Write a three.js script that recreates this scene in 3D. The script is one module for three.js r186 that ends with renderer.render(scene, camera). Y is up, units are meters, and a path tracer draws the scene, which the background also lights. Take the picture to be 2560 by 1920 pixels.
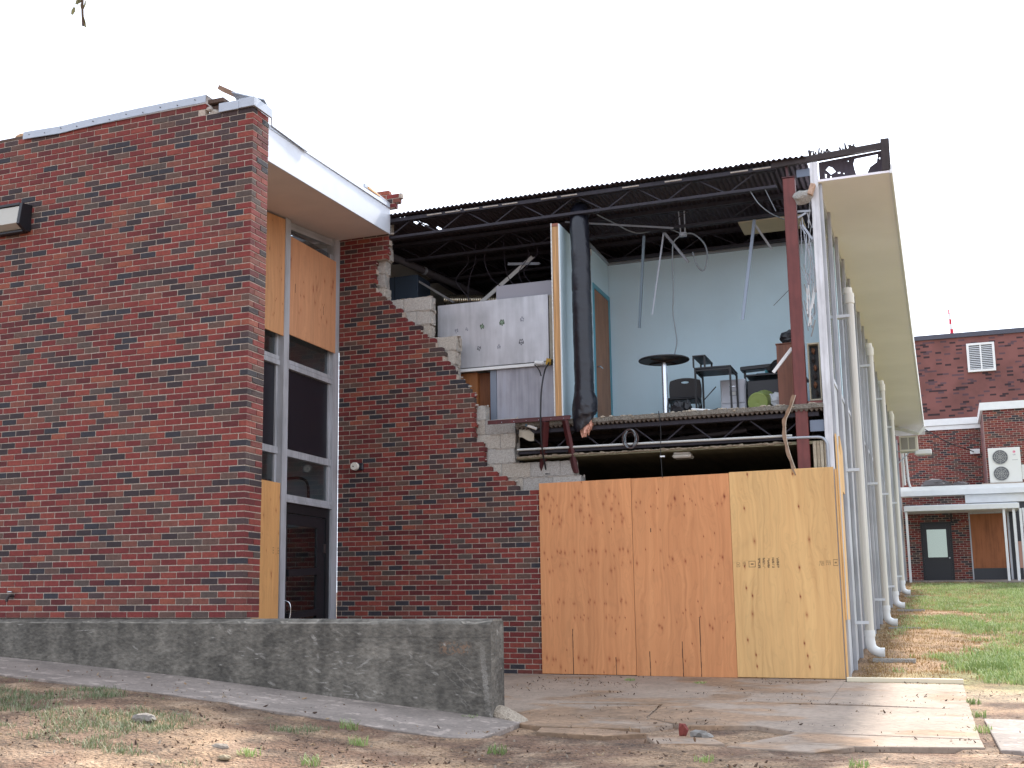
import * as THREE from 'three';
import { mergeGeometries, toCreasedNormals } from 'three/addons/utils/BufferGeometryUtils.js';
import { ConvexGeometry } from 'three/addons/geometries/ConvexGeometry.js';

// ---------------------------------------------------------------- camera, sky, sun, exposure
const scene = new THREE.Scene();
const camera = new THREE.PerspectiveCamera(2 * Math.atan(960 / 3019.86) * 180 / Math.PI, 4 / 3, 0.1, 2000);
{
  const r = Math.PI / 180, yaw = -23.009 * r, pitch = 9.564 * r, roll = -0.151 * r;
  const fwd = new THREE.Vector3(Math.sin(yaw) * Math.cos(pitch), Math.sin(pitch), -Math.cos(yaw) * Math.cos(pitch));
  const right = new THREE.Vector3(Math.cos(yaw), 0, Math.sin(yaw));
  const up = new THREE.Vector3().crossVectors(right, fwd);
  const r2 = right.clone().multiplyScalar(Math.cos(roll)).addScaledVector(up, Math.sin(roll));
  const u2 = up.clone().multiplyScalar(Math.cos(roll)).addScaledVector(right, -Math.sin(roll));
  camera.quaternion.setFromRotationMatrix(new THREE.Matrix4().makeBasis(r2, u2, fwd.clone().negate()));
  camera.position.set(6.567, 0.063, 10.679);
  camera.setViewOffset(2560, 1920, 214.05, -59.18, 2560, 1920);   // the lens is shifted: the picture is a crop
  camera.updateProjectionMatrix();
}
const SUN = new THREE.Vector3(0.12, 1, -1.12).normalize();
{
  const W = 512, Hh = 256, d = new Float32Array(W * Hh * 4), v = new THREE.Vector3();
  for (let j = 0; j < Hh; j++) for (let i = 0; i < W; i++) {
    const el = (j + 0.5) / Hh * Math.PI - Math.PI / 2, az = (i + 0.5) / W * 2 * Math.PI - Math.PI;
    v.set(Math.cos(el) * Math.cos(az), Math.sin(el), Math.cos(el) * Math.sin(az));
    const c = Math.max(0, v.dot(SUN)), g = 0.74 * (1 + 1.1 * Math.pow(c, 6) + 2.2 * Math.pow(c, 40));
    const z = Math.max(0, v.y), b = 0.92 + 0.08 * (1 - z);
    const o = (j * W + i) * 4;
    d[o] = 0.90 * g * b * (1 - 0.10 * z); d[o + 1] = 0.96 * g * b * (1 - 0.04 * z); d[o + 2] = 1.10 * g * b; d[o + 3] = 1;
  }
  const t = new THREE.DataTexture(d, W, Hh, THREE.RGBAFormat, THREE.FloatType);
  t.mapping = THREE.EquirectangularReflectionMapping; t.magFilter = THREE.LinearFilter; t.minFilter = THREE.LinearFilter; t.needsUpdate = true;
  scene.background = t; scene.environment = t;
}
const sun = new THREE.DirectionalLight(new THREE.Color(1, 0.95, 0.87), 3.7);
sun.position.copy(SUN).multiplyScalar(60); sun.target.position.set(2, 0, -4);
sun.castShadow = true; sun.shadow.radius = 6; sun.shadow.mapSize.set(4096, 4096);
Object.assign(sun.shadow.camera, { left: -30, right: 30, top: 30, bottom: -30, near: 1, far: 160 });
scene.add(sun, sun.target);
const renderer = new THREE.WebGLRenderer({ antialias: true });
renderer.toneMapping = THREE.LinearToneMapping;
renderer.toneMappingExposure = 2.55;
renderer.shadowMap.enabled = true;

// ---------------------------------------------------------------- helpers
const V = (x, y, z) => new THREE.Vector3(x, y, z);
function rng(s) { return () => { s |= 0; s = s + 0x6D2B79F5 | 0; let t = Math.imul(s ^ s >>> 15, 1 | s); t = t + Math.imul(t ^ t >>> 7, 61 | t) ^ t; return ((t ^ t >>> 14) >>> 0) / 4294967296; }; }
const hash2 = (x, y, s) => { let h = Math.imul(x, 374761393) ^ Math.imul(y, 668265263) ^ Math.imul(s, 974711); h = Math.imul(h ^ h >>> 13, 1274126177); return ((h ^ h >>> 16) >>> 0) / 4294967296; };
function vnoise(x, y, s, px = 0, py = 0) {          // value noise, periodic when px/py given
  let xi = Math.floor(x), yi = Math.floor(y); const fx = x - xi, fy = y - yi;
  const w = (a, p) => p ? ((a % p) + p) % p : a, u = fx * fx * (3 - 2 * fx), v = fy * fy * (3 - 2 * fy);
  const x0 = w(xi, px), x1 = w(xi + 1, px), y0 = w(yi, py), y1 = w(yi + 1, py);
  const a = hash2(x0, y0, s), b = hash2(x1, y0, s), c = hash2(x0, y1, s), d = hash2(x1, y1, s);
  return a + (b - a) * u + (c - a) * v + (a - b - c + d) * u * v;
}
function fbm(x, y, s, oct = 4, px = 0, py = 0) { let a = 0, k = 0.5, n = 0; for (let i = 0; i < oct; i++) { a += k * vnoise(x, y, s + i, px, py); n += k; x *= 2; y *= 2; px *= 2; py *= 2; k *= 0.5; } return a / n; }
const clamp = (v, a = 0, b = 1) => Math.min(b, Math.max(a, v)), mix = (a, b, t) => a + (b - a) * t;
const sstep = (a, b, x) => { const t = clamp((x - a) / (b - a)); return t * t * (3 - 2 * t); };
function tex(w, h, fn, srgb = true) {               // fn(u, v, i, j) -> [r, g, b] 0..1, v upwards
  const d = new Uint8Array(w * h * 4);
  for (let j = 0; j < h; j++) for (let i = 0; i < w; i++) {
    const c = fn((i + 0.5) / w, (j + 0.5) / h, i, j), o = (j * w + i) * 4;
    d[o] = clamp(c[0]) * 255; d[o + 1] = clamp(c[1]) * 255; d[o + 2] = clamp(c[2]) * 255; d[o + 3] = 255;
  }
  const t = new THREE.DataTexture(d, w, h); t.wrapS = t.wrapT = THREE.RepeatWrapping; t.magFilter = THREE.LinearFilter; t.minFilter = THREE.LinearMipmapLinearFilter;
  t.generateMipmaps = true; if (srgb) t.colorSpace = THREE.SRGBColorSpace; t.needsUpdate = true; return t;
}
const rep = (t, x, y) => { const c = t.clone(); c.repeat.set(x, y); c.needsUpdate = true; return c; };
const M = (o) => new THREE.MeshStandardMaterial({ roughness: 0.8, metalness: 0, ...o });
function metric(g) {                                // uv in metres from the dominant normal axis
  g = g.index ? g.toNonIndexed() : g; if (!g.attributes.normal) g.computeVertexNormals();
  const p = g.attributes.position, n = g.attributes.normal, uv = new Float32Array(p.count * 2);
  for (let i = 0; i < p.count; i++) {
    const ax = Math.abs(n.getX(i)), ay = Math.abs(n.getY(i)), az = Math.abs(n.getZ(i));
    if (az >= ax && az >= ay) { uv[2 * i] = p.getX(i); uv[2 * i + 1] = p.getY(i); }
    else if (ax >= ay) { uv[2 * i] = p.getZ(i); uv[2 * i + 1] = p.getY(i); }
    else { uv[2 * i] = p.getX(i); uv[2 * i + 1] = p.getZ(i); }
  }
  g.setAttribute('uv', new THREE.BufferAttribute(uv, 2)); return g;
}
function cleanG(g) { g = g.index ? g.toNonIndexed() : g; for (const k of Object.keys(g.attributes)) if (!['position', 'normal', 'uv', 'color'].includes(k)) g.deleteAttribute(k); return g; }
function bx(x0, x1, y0, y1, z0, z1) { const g = new THREE.BoxGeometry(x1 - x0, y1 - y0, z1 - z0); g.translate((x0 + x1) / 2, (y0 + y1) / 2, (z0 + z1) / 2); return metric(g); }
function cb(w, h, d, c = 0.003) {                   // chamfered box centred at 0
  const pts = []; const X = w / 2, Y = h / 2, Z = d / 2;
  for (const a of [-1, 1]) for (const b of [-1, 1]) for (const e of [-1, 1]) pts.push(V(a * (X - c), b * (Y - c), e * Z), V(a * (X - c), b * Y, e * (Z - c)), V(a * X, b * (Y - c), e * (Z - c)));
  return metric(new ConvexGeometry(pts));
}
function cbx(x0, x1, y0, y1, z0, z1, c = 0.004) { const g = cb(x1 - x0, y1 - y0, z1 - z0, c); g.translate((x0 + x1) / 2, (y0 + y1) / 2, (z0 + z1) / 2); return g; }
function bar(a, b, w, h = w, c = 0) {               // box from a to b
  const d = b.clone().sub(a), L = d.length(), g = c ? cb(w, L, h, c) : metric(new THREE.BoxGeometry(w, L, h));
  g.applyQuaternion(new THREE.Quaternion().setFromUnitVectors(V(0, 1, 0), d.normalize())); g.translate((a.x + b.x) / 2, (a.y + b.y) / 2, (a.z + b.z) / 2); return g;
}
function rod(a, b, r, n = 8) { const d = b.clone().sub(a), L = d.length(), g = new THREE.CylinderGeometry(r, r, L, n); g.applyQuaternion(new THREE.Quaternion().setFromUnitVectors(V(0, 1, 0), d.normalize())); g.translate((a.x + b.x) / 2, (a.y + b.y) / 2, (a.z + b.z) / 2); return cleanG(g); }
function tube(pts, r, seg = 40, n = 6) { return cleanG(new THREE.TubeGeometry(new THREE.CatmullRomCurve3(pts), seg, r, n)); }
function poly(pts, depth, bevel = 0) {              // polygon in xy extruded along +z
  const s = new THREE.Shape(pts.map(p => new THREE.Vector2(p[0], p[1])));
  return metric(cleanG(new THREE.ExtrudeGeometry(s, { depth, bevelEnabled: bevel > 0, bevelSize: bevel, bevelThickness: bevel, bevelSegments: 1 })));
}
const merge = (a) => mergeGeometries(a.map(cleanG));
const taken = {};
function numbered(n) { if (!(n in taken)) { taken[n] = 0; return n; } taken[n]++; return n + '_' + String(taken[n]).padStart(3, '0'); }
function mesh(name, geos, mat, parent) {
  const g = Array.isArray(geos) ? (geos.length > 1 ? merge(geos) : geos[0]) : geos;
  const m = new THREE.Mesh(g, mat); m.name = name; m.castShadow = m.receiveShadow = true; if (parent) parent.add(m); return m;
}
function meshes(name, arr, mat, parent) { return arr.map(g => mesh(name, g, mat, parent)); }
function group(name, parent) { const g = new THREE.Group(); g.name = name; parent.add(g); return g; }
function thing(name, label, category, pos = [0, 0, 0], grp) {
  const g = new THREE.Group(); g.name = numbered(name); g.position.set(...pos); g.userData = { label, category }; if (grp) g.userData.group = grp; scene.add(g); return g;
}
function single(name, geos, mat, label, category, grp) { const m = mesh(numbered(name), geos, mat, scene); m.userData = { label, category }; if (grp) m.userData.group = grp; return m; }
function struct(name, geos, mat, label) { const m = mesh(name, geos, mat, scene); m.userData = { kind: 'structure', label, category: 'ground' }; return m; }
function jitter(g, a, s) { const p = g.attributes.position; for (let i = 0; i < p.count; i++) { const k = (q) => (hash2(Math.round(p.getX(i) * 1000), Math.round(p.getY(i) * 1000) * 31 + Math.round(p.getZ(i) * 1000), s + q) - 0.5) * 2 * a; p.setXYZ(i, p.getX(i) + k(1), p.getY(i) + k(2), p.getZ(i) + k(3)); } g.computeVertexNormals(); return g; }
function rock(r, s, sx = 1, sy = 0.6, sz = 0.8, det = 1, a = 0.25) { const g = cleanG(new THREE.IcosahedronGeometry(r, det)); jitter(g, r * a, s); g.scale(sx, sy, sz); g.computeVertexNormals(); return metric(g); }
const col = (h) => new THREE.Color(h);

// ---------------------------------------------------------------- terrain height
const B = -4.377, FL = 2.525;
function rise(x) { return x > 2.7 ? 0 : x > 0.07 ? (2.7 - x) / 2.63 * 0.283 : x > -3 ? 0.283 + (0.07 - x) / 3.07 * 0.22 : 0.503 + Math.min(0.5, (-3 - x) * 0.06); }
function H(x, z) {
  let y = z < B ? -0.74 + 0.066 * (B - Math.max(z, -29.6)) : -0.74 - 0.042 * (z - B);
  if (z > -0.06) y += rise(x) * (1 - 0.3 * sstep(3, 8, z));
  return y;
}

// ---------------------------------------------------------------- materials
const TX = {};
TX.brick = tex(512, 256, (u, v) => { const n = fbm(u * 24, v * 12, 3, 4, 24, 12), f = fbm(u * 120, v * 60, 9, 2, 120, 60); const k = 0.97 + 0.30 * (n - 0.5) + 0.24 * (f - 0.5); return [k, k * 0.985, k * 0.97]; });
TX.brickB = tex(512, 256, (u, v) => { const n = fbm(u * 60, v * 30, 5, 3, 60, 30); return [n, n, n]; }, false);
TX.mortar = tex(256, 256, (u, v) => { const n = fbm(u * 40, v * 40, 7, 4, 40, 40); const k = 0.93 + 0.34 * (n - 0.5); return [k, k * 0.985, k * 0.965]; });
TX.fine = tex(512, 512, (u, v) => { const n = fbm(u * 8, v * 8, 21, 6, 8, 8); const k = 0.985 + 0.06 * (n - 0.5); return [k, k, k]; });
TX.grime = tex(512, 512, (u, v) => { const n = fbm(u * 6, v * 6, 31, 6, 6, 6), s = fbm(u * 40, v * 3, 33, 4, 40, 3); const k = 0.95 + 0.24 * (n - 0.5) + 0.2 * (s - 0.5); return [k, k * 0.995, k * 0.985]; });
TX.bump = tex(512, 512, (u, v) => { const n = fbm(u * 16, v * 16, 41, 6, 16, 16); return [n, n, n]; }, false);
const mBrickMap = rep(TX.brick, 1.6, 3.2), mBrickBump = rep(TX.brickB, 1.6, 3.2);
const BRICKCOL = [['#7a322d', 20], ['#6c2a29', 18], ['#833d33', 14], ['#5c2526', 10], ['#764439', 7], ['#5e463e', 7], ['#51443f', 7], ['#483838', 7], ['#372c2f', 8], ['#333138', 6], ['#8a4a39', 3], ['#6d3731', 9]];
const BRICKW = BRICKCOL.reduce((a, b) => a + b[1], 0);
function pickBrick(r) { let t = r * BRICKW; for (let i = 0; i < BRICKCOL.length; i++) { t -= BRICKCOL[i][1]; if (t < 0) return i; } return 0; }
const brickMats = BRICKCOL.map(c => M({ color: c[0], map: mBrickMap, bumpMap: mBrickBump, bumpScale: 0.002, roughness: 0.85 }));
const brickMatV = M({ vertexColors: true, map: mBrickMap, bumpMap: mBrickBump, bumpScale: 0.002, roughness: 0.85 });
const mMortar = M({ color: '#b7aba0', map: rep(TX.mortar, 2, 2), bumpMap: rep(TX.bump, 3, 3), bumpScale: 0.004, roughness: 0.95 });
const mMortarPale = M({ color: '#b5afa8', map: rep(TX.mortar, 3, 3), roughness: 0.95, bumpMap: rep(TX.bump, 6, 6), bumpScale: 0.006 });
const mBlock = M({ color: '#a3a29f', map: rep(TX.mortar, 3, 3), bumpMap: rep(TX.bump, 8, 8), bumpScale: 0.004, roughness: 0.95 });
const mAlu = M({ color: '#b4b6bc', roughness: 0.45, metalness: 0.15, map: rep(TX.grime, 0.8, 0.5) });
const mAluDull = M({ color: '#b9babd', roughness: 0.6, metalness: 0.1, map: rep(TX.grime, 0.8, 0.5) });
const mGalv = M({ color: '#a9aeb6', roughness: 0.5, metalness: 0.35, map: rep(TX.fine, 3, 3) });
const mWhitePaint = M({ color: '#e2e2e0', roughness: 0.55, map: rep(TX.fine, 1, 1) });
const mFascia = M({ color: '#c6cad2', roughness: 0.5, map: rep(TX.fine, 0.7, 0.7) });
const mSoffit = M({ color: '#cfc1bb', roughness: 0.9, map: rep(TX.fine, 0.5, 0.5) });
const mCream = M({ color: '#efebf0', roughness: 0.85, map: rep(TX.fine, 0.15, 0.15) });
const mDarkSteel = M({ color: '#3c3434', roughness: 0.7, metalness: 0.2, map: rep(TX.grime, 2, 2) });
const mRustDeck = M({ color: '#3d353d', roughness: 0.85, map: rep(TX.grime, 0.8, 0.8) });
const mJoist = M({ color: '#302d36', roughness: 0.7, metalness: 0.1, map: rep(TX.grime, 2, 2) });
const mMaroon = M({ color: '#6d3531', roughness: 0.6, map: rep(TX.grime, 1.5, 1.5) });
const mMaroonDark = M({ color: '#4a1f22', roughness: 0.5, map: rep(TX.grime, 3, 3) });
const mBlue = M({ color: '#cfe6ef', roughness: 0.75, map: rep(TX.fine, 0.2, 0.2) });
const mTeal = M({ color: '#5f9fb0', roughness: 0.6 });
const mTan = M({ color: '#a07458', roughness: 0.6, map: rep(TX.grime, 0.6, 0.6) });
const mBlack = M({ color: '#16161a', roughness: 0.5 });
const mBlackPlastic = M({ color: '#1b1b20', roughness: 0.45 });
const mDarkPanel = M({ color: '#191a22', roughness: 0.35 });
const mGlass = new THREE.MeshPhysicalMaterial({ color: '#dfe6ea', transmission: 1, thickness: 0, roughness: 0.04, ior: 1.5 });
const mWood = M({ color: '#d6aa78', roughness: 0.75, map: rep(tex(256, 512, (u, v) => { const g = fbm(u * 18, v * 2, 51, 5, 18, 2); const k = 0.85 + 0.4 * (g - 0.5); return [k, k * 0.97, k * 0.93]; }), 3, 1) });
const mDrywall = M({ color: '#d9d8d4', roughness: 0.9 });
const mInner = M({ color: '#b3aea3', roughness: 0.95, map: rep(TX.fine, 0.5, 0.5) });
const mPVC = M({ color: '#d3cfc6', roughness: 0.4, map: rep(TX.grime, 2, 0.4) });
const mChrome = M({ color: '#c9ccd0', roughness: 0.18, metalness: 1 });

// ---------------------------------------------------------------- bricks
const BL = 0.1932, BH = 0.0577, CO = 0.0677, PIT = 0.2032;
const brickVar = [];
{ const r = rng(5); for (let k = 0; k < 6; k++) brickVar.push([r() * 7, r() * 7]); }
const brickGeo = {};
function brickG(len, dep, v, axis) {
  const key = len.toFixed(3) + '_' + dep.toFixed(3) + '_' + v + axis;
  if (brickGeo[key]) return brickGeo[key];
  const g = cb(len, BH, dep, 0.0028); if (axis === 'z') g.rotateY(Math.PI / 2);
  const uv = g.attributes.uv; for (let i = 0; i < uv.count; i++) uv.setXY(i, uv.getX(i) + brickVar[v][0], uv.getY(i) + brickVar[v][1]);
  return brickGeo[key] = g;
}
// list: {x,y,z,len,dep,axis}; the maxParts bricks that show largest become meshes, the rest one part
function layBricks(parent, list, seed, maxParts, inView = () => true) {
  const r = rng(seed), cam = camera.position;
  for (const b of list) {
    b.c = pickBrick(r()); if (b.stain && r() < 0.7) b.c = 7 + Math.floor(r() * 2); b.v = Math.floor(r() * 6);
    const o = (r() - 0.5) * 0.004, j = (r() - 0.5) * 0.002;
    if (b.axis === 'z') { b.x += o; b.z += j; } else { b.z += o; b.x += j; }
    b.y += (r() - 0.5) * 0.002; b.r = (r() - 0.5) * 0.008;
    b.s = b.len / V(b.x, b.y, b.z).distanceToSquared(cam) * (inView(b) ? 1 : 0.001);
  }
  const order = [...list].sort((a, b) => b.s - a.s), rest = [];
  order.forEach((b, i) => {
    const g0 = brickG(b.len, b.dep, b.v, b.axis);
    if (i < maxParts) { const m = mesh('brick', g0, brickMats[b.c], parent); m.position.set(b.x, b.y, b.z); m.rotation.z = b.axis === 'z' ? 0 : b.r * 0.5; return; }
    const g = g0.clone().translate(b.x, b.y, b.z), n = g.attributes.position.count, a = new Float32Array(n * 3), c = col(BRICKCOL[b.c][0]), k = 0.92 + 0.16 * r();
    for (let q = 0; q < n; q++) { a[3 * q] = c.r * k; a[3 * q + 1] = c.g * k; a[3 * q + 2] = c.b * k; }
    g.setAttribute('color', new THREE.BufferAttribute(a, 3)); rest.push(g);
  });
  if (rest.length) { const m = mesh('brickwork', rest, brickMatV, parent); m.userData.kind = 'stuff'; }
}

// ================================================================ GROUND
TX.dirt = tex(1024, 1024, (u, v) => {
  const n = fbm(u * 6, v * 6, 61, 6, 6, 6), f = fbm(u * 90, v * 90, 63, 3, 90, 90), p = vnoise(u * 150, v * 150, 65, 150, 150);
  let k = 0.86 + 0.5 * (n - 0.5) + 0.6 * (f - 0.5); if (p > 0.86) k *= 0.55; else if (p < 0.06) k *= 1.25;
  return [k, k * 0.985, k * 0.96];
});
TX.dirtB = tex(512, 512, (u, v) => { const n = fbm(u * 30, v * 30, 67, 5, 30, 30); return [n, n, n]; }, false);
const mDirt = M({ vertexColors: true, map: rep(TX.dirt, 0.6, 0.6), bumpMap: rep(TX.dirtB, 1.4, 1.4), bumpScale: 0.03, roughness: 1 });
function inSlab(x, z, m = 0) { return (x > 1.6 - m && x < 6.72 + m && z > B - 0.2 && z < 1.15 + m) || (x <= 3.1 && z < 1.35 + m && z > 0 - m) || (x > 6.78 - m && z > -1.0 - m && z < 0.9 + m); }
{
  const lines = (segs) => { const o = []; for (const [a, b, s] of segs) for (let t = a; t < b - 1e-6; t += s) o.push(t); o.push(segs[segs.length - 1][1]); return o; };
  const xs = lines([[-400, -60, 60], [-60, -10, 5], [-10, -6, 0.5], [-6, 10, 0.065], [10, 14, 0.4], [14, 60, 5], [60, 400, 60]]);
  const zs = lines([[-400, -60, 60], [-60, -30, 5], [-30, -4.8, 0.22], [-4.8, -0.2, 0.2], [-0.2, 0.05, 0.25], [0.05, 0.9, 0.1], [0.9, 4.6, 0.06], [4.6, 14, 0.3], [14, 60, 5], [60, 400, 60]]);
  const nx = xs.length, nz = zs.length, P = new Float32Array(nx * nz * 3), U = new Float32Array(nx * nz * 2), C = new Float32Array(nx * nz * 3), I = [];
  const sand = col('#a3876d'), brown = col('#7a5f4d'), pale = col('#b39d86'), soil = col('#6b5746'), dead = col('#a38362'), lawn = col('#8b9058'), c = new THREE.Color();
  for (let j = 0; j < nz; j++) for (let i = 0; i < nx; i++) {
    const x = xs[i], z = zs[j], o = j * nx + i; let y = H(x, z);
    const n1 = fbm(x * 0.9 + 40, z * 0.9 + 40, 71, 4), n2 = fbm(x * 5 + 9, z * 5 + 9, 73, 3);
    if (z > -0.06) y += (n1 - 0.5) * 0.07 + (n2 - 0.5) * 0.035; else if (z < -4.5 && x > 5.4) y += (n1 - 0.5) * 0.10 + (n2 - 0.5) * 0.03;
    if (z > -0.06 && inSlab(x, z, 0.35)) y = Math.max(y, H(x, z) - 0.012) + 0.006; if (inSlab(x, z, -0.12)) y = H(x, z) - 0.03;
    if (x < 5.4 && z < -0.2) y = Math.min(y, -0.80 - 0.05 * (z + 4.4));
    P[3 * o] = x; P[3 * o + 1] = y; P[3 * o + 2] = z; U[2 * o] = x; U[2 * o + 1] = z;
    if (x > 5.4 && z < -2.5) {
      const g = fbm(x * 0.8 + 3, z * 0.5 + 8, 77, 4); const near = 1 - sstep(5.6, 7.4 + 1.6 * (n1 - 0.5), x);
      c.copy(lawn).lerp(dead, clamp(sstep(0.44, 0.62, g) * 0.75 + near * 0.8)); c.lerp(soil, 0.25 * n2);
      if (z > -4.2) c.lerp(pale, sstep(-4.2, -3, z) * 0.9);
    } else { c.copy(sand).lerp(brown, sstep(0.38, 0.56, fbm(x * 1.5 + 40, z * 2.2 + 40, 71, 5))); c.lerp(pale, sstep(0.52, 0.72, n2) * 0.45); c.lerp(soil, sstep(0.55, 0.7, fbm(x * 4 + 1, z * 6, 78, 4)) * 0.6); if (x < 1.4 && z > 1) c.lerp(soil, 0.5 * sstep(0.45, 0.6, fbm(x + 2, z * 1.4, 79, 3))); }
    C[3 * o] = c.r; C[3 * o + 1] = c.g; C[3 * o + 2] = c.b;
    if (i < nx - 1 && j < nz - 1) { const a = o, b = o + 1, d = o + nx, e = o + nx + 1; I.push(a, d, b, b, d, e); }
  }
  const g = new THREE.BufferGeometry(); g.setAttribute('position', new THREE.BufferAttribute(P, 3)); g.setAttribute('uv', new THREE.BufferAttribute(U, 2)); g.setAttribute('color', new THREE.BufferAttribute(C, 3)); g.setIndex(I); g.computeVertexNormals();
  struct('ground', g, mDirt, 'bare sandy dirt yard with patches of dead grass');
}
// flat sheet pieces that follow the slope: polygon in (x, z)
function slabPiece(pts, lift, thick, tilt = [0, 0]) {
  const s = new THREE.Shape(pts.map(p => new THREE.Vector2(p[0], -p[1])));
  let g = new THREE.ExtrudeGeometry(s, { depth: thick, bevelEnabled: true, bevelSize: 0.006, bevelThickness: 0.006, bevelSegments: 1 });
  g = cleanG(g); g.rotateX(-Math.PI / 2);
  const p = g.attributes.position, cx = pts.reduce((a, q) => a + q[0], 0) / pts.length, cz = pts.reduce((a, q) => a + q[1], 0) / pts.length;
  for (let i = 0; i < p.count; i++) { const x = p.getX(i), z = p.getZ(i); p.setY(i, p.getY(i) - thick + H(x, z) + lift + (x - cx) * tilt[0] + (z - cz) * tilt[1]); }
  g.computeVertexNormals(); return metric(g);
}
TX.slab = tex(1536, 1536, (u, v) => {               // 6.2 m square, u: x from 1.0, v: z from -4.6 (downwards)
  const x = 1 + u * 6.2, z = -4.6 + v * 6.2;
  const n = fbm(u * 14, v * 14, 83, 6, 14, 14), f = fbm(u * 160, v * 160, 85, 3, 160, 160), st = fbm(u * 16, v * 22, 87, 5, 16, 22), m = fbm(u * 9 + 3, v * 11, 89, 5, 9, 11);
  let k = 0.66 + 0.16 * (n - 0.5) + 0.14 * (f - 0.5); let c = [k, k * 0.965, k * 0.93];
  const d = sstep(0.54, 0.72, m + 0.20 * sstep(-2.5, 0.8, z) * sstep(6.4, 3.5, x) + 0.3 * (st - 0.5)); const dk = 0.60 + 0.34 * (st - 0.5) + 0.2 * (f - 0.5);
  c = [mix(c[0], dk * 1.0, d * 0.8), mix(c[1], dk * 0.87, d * 0.8), mix(c[2], dk * 0.74, d * 0.8)];
  const sp = vnoise(u * 420, v * 420, 91, 420, 420); if (sp > 0.93 && fbm(u * 16, v * 26, 93, 3, 16, 26) > 0.52) { c[0] *= 0.45; c[1] *= 0.42; c[2] *= 0.4; }
  return c;
});
TX.slab.repeat.set(1 / 6.2, 1 / 6.2); TX.slab.offset.set(-1 / 6.2, 4.6 / 6.2);
const mSlab = M({ color: '#dccbbb', map: TX.slab, bumpMap: rep(TX.bump, 1.5, 1.5), bumpScale: 0.006, roughness: 0.95 });
{
  const s = new THREE.Group(); s.name = 'concrete_slab'; s.userData = { kind: 'structure', label: 'cracked concrete slab in front of the plywood', category: 'slab' }; scene.add(s);
  const P = [
    [[1.2, -4.36], [5.43, -4.36], [5.43, -1.95], [4.6, -1.83], [3.9, -1.55], [2.9, -1.35], [2.74, -0.2], [1.2, -0.25]],
    [[5.445, -4.05], [6.67, -4.02], [6.70, -1.72], [5.445, -1.94]],
    [[3.92, -1.53], [4.62, -1.81], [6.70, -1.70], [6.73, 0.2], [5.35, 0.12], [5.0, -0.2], [4.45, -0.05], [4.0, -0.5]],
    [[2.76, -1.32], [3.88, -1.52], [3.97, -0.5], [4.3, -0.1], [4.1, 0.25], [3.2, 0.3], [2.76, 0.02]],
    [[5.37, 0.15], [6.735, 0.22], [6.75, 0.62], [5.9, 0.78], [5.1, 0.72]],
    [[3.25, 0.34], [3.75, 0.30], [4.2, 0.5], [3.9, 0.72], [3.3, 0.6]],
    [[4.25, 0.62], [4.75, 0.58], [4.9, 0.86], [4.4, 0.98]],
    [[5.05, 0.74], [5.85, 0.80], [5.6, 1.12], [4.95, 0.98]],
  ];
  const L = [0.006, 0.008, 0.006, 0.002, 0.004, 0.0, -0.004, 0.0], T = [[0, 0], [0, 0], [0.002, -0.002], [0, 0.004], [0.004, 0.004], [0.006, 0.006], [0.006, -0.006], [0.006, 0]];
  P.forEach((p, i) => mesh('slab_piece', slabPiece(p, L[i], 0.09, T[i]), mSlab, s));
}
TX.walk = tex(1024, 512, (u, v) => { const n = fbm(u * 16, v * 8, 101, 6, 16, 8), f = fbm(u * 200, v * 100, 103, 2, 200, 100), w = fbm(u * 40, v * 30, 105, 4, 40, 30); let k = 0.60 + 0.2 * (n - 0.5) + 0.12 * (f - 0.5); if (w > 0.68) k += 0.12; return [k, k * 0.97, k * 0.95]; });
const mWalk = M({ color: '#d8ccc2', map: rep(TX.walk, 0.25, 0.5), bumpMap: rep(TX.bump, 1.5, 1.5), bumpScale: 0.004, roughness: 0.95 });
{
  const s = new THREE.Group(); s.name = 'sidewalk'; s.userData = { kind: 'structure', label: 'grey concrete sidewalk sloping along the low wall', category: 'sidewalk' }; scene.add(s);
  const cut = [-9, -6.5, -4.3, -2.4, -0.55, 1.25, 3.0]; const r = rng(8);
  for (let k = 0; k < cut.length - 1; k++) {
    const p = [[cut[k] + 0.006, 0.06]], a = cut[k] + 0.006, b = cut[k + 1] - 0.006; for (let t = 0; t <= 6; t++) p.push([mix(b, a, t / 6), 1.22 + (r() - 0.5) * 0.05 - 0.08 * sstep(2, 3, mix(b, a, t / 6))]);
    p.splice(1, 0, [b, 0.06]); mesh('paving_slab', slabPiece(subdiv(p), 0.008, 0.09), mWalk, s);
  }
  function subdiv(p) { return p; }
  struct('walkway', slabPiece([[-1.2, -4.35], [1.19, -4.35], [1.19, -0.24], [-1.2, -0.24]], 0.01, 0.09), mWalk, 'concrete landing between the low wall and the entrance');
  struct('footpath', slabPiece([[6.80, -0.98], [9.5, -1.0], [9.5, 0.85], [6.86, 0.8]], 0.02, 0.09), mWalk, 'short concrete path beside the slab');
  struct('back_walk', slabPiece([[5.5, -29.9], [7.3, -29.9], [12, -29.9], [12, -27.4], [9.2, -27.6], [7.2, -28.6], [5.5, -28.9]], 0.03, 0.1), mWalk, 'concrete walk at the far door');
}

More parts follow.
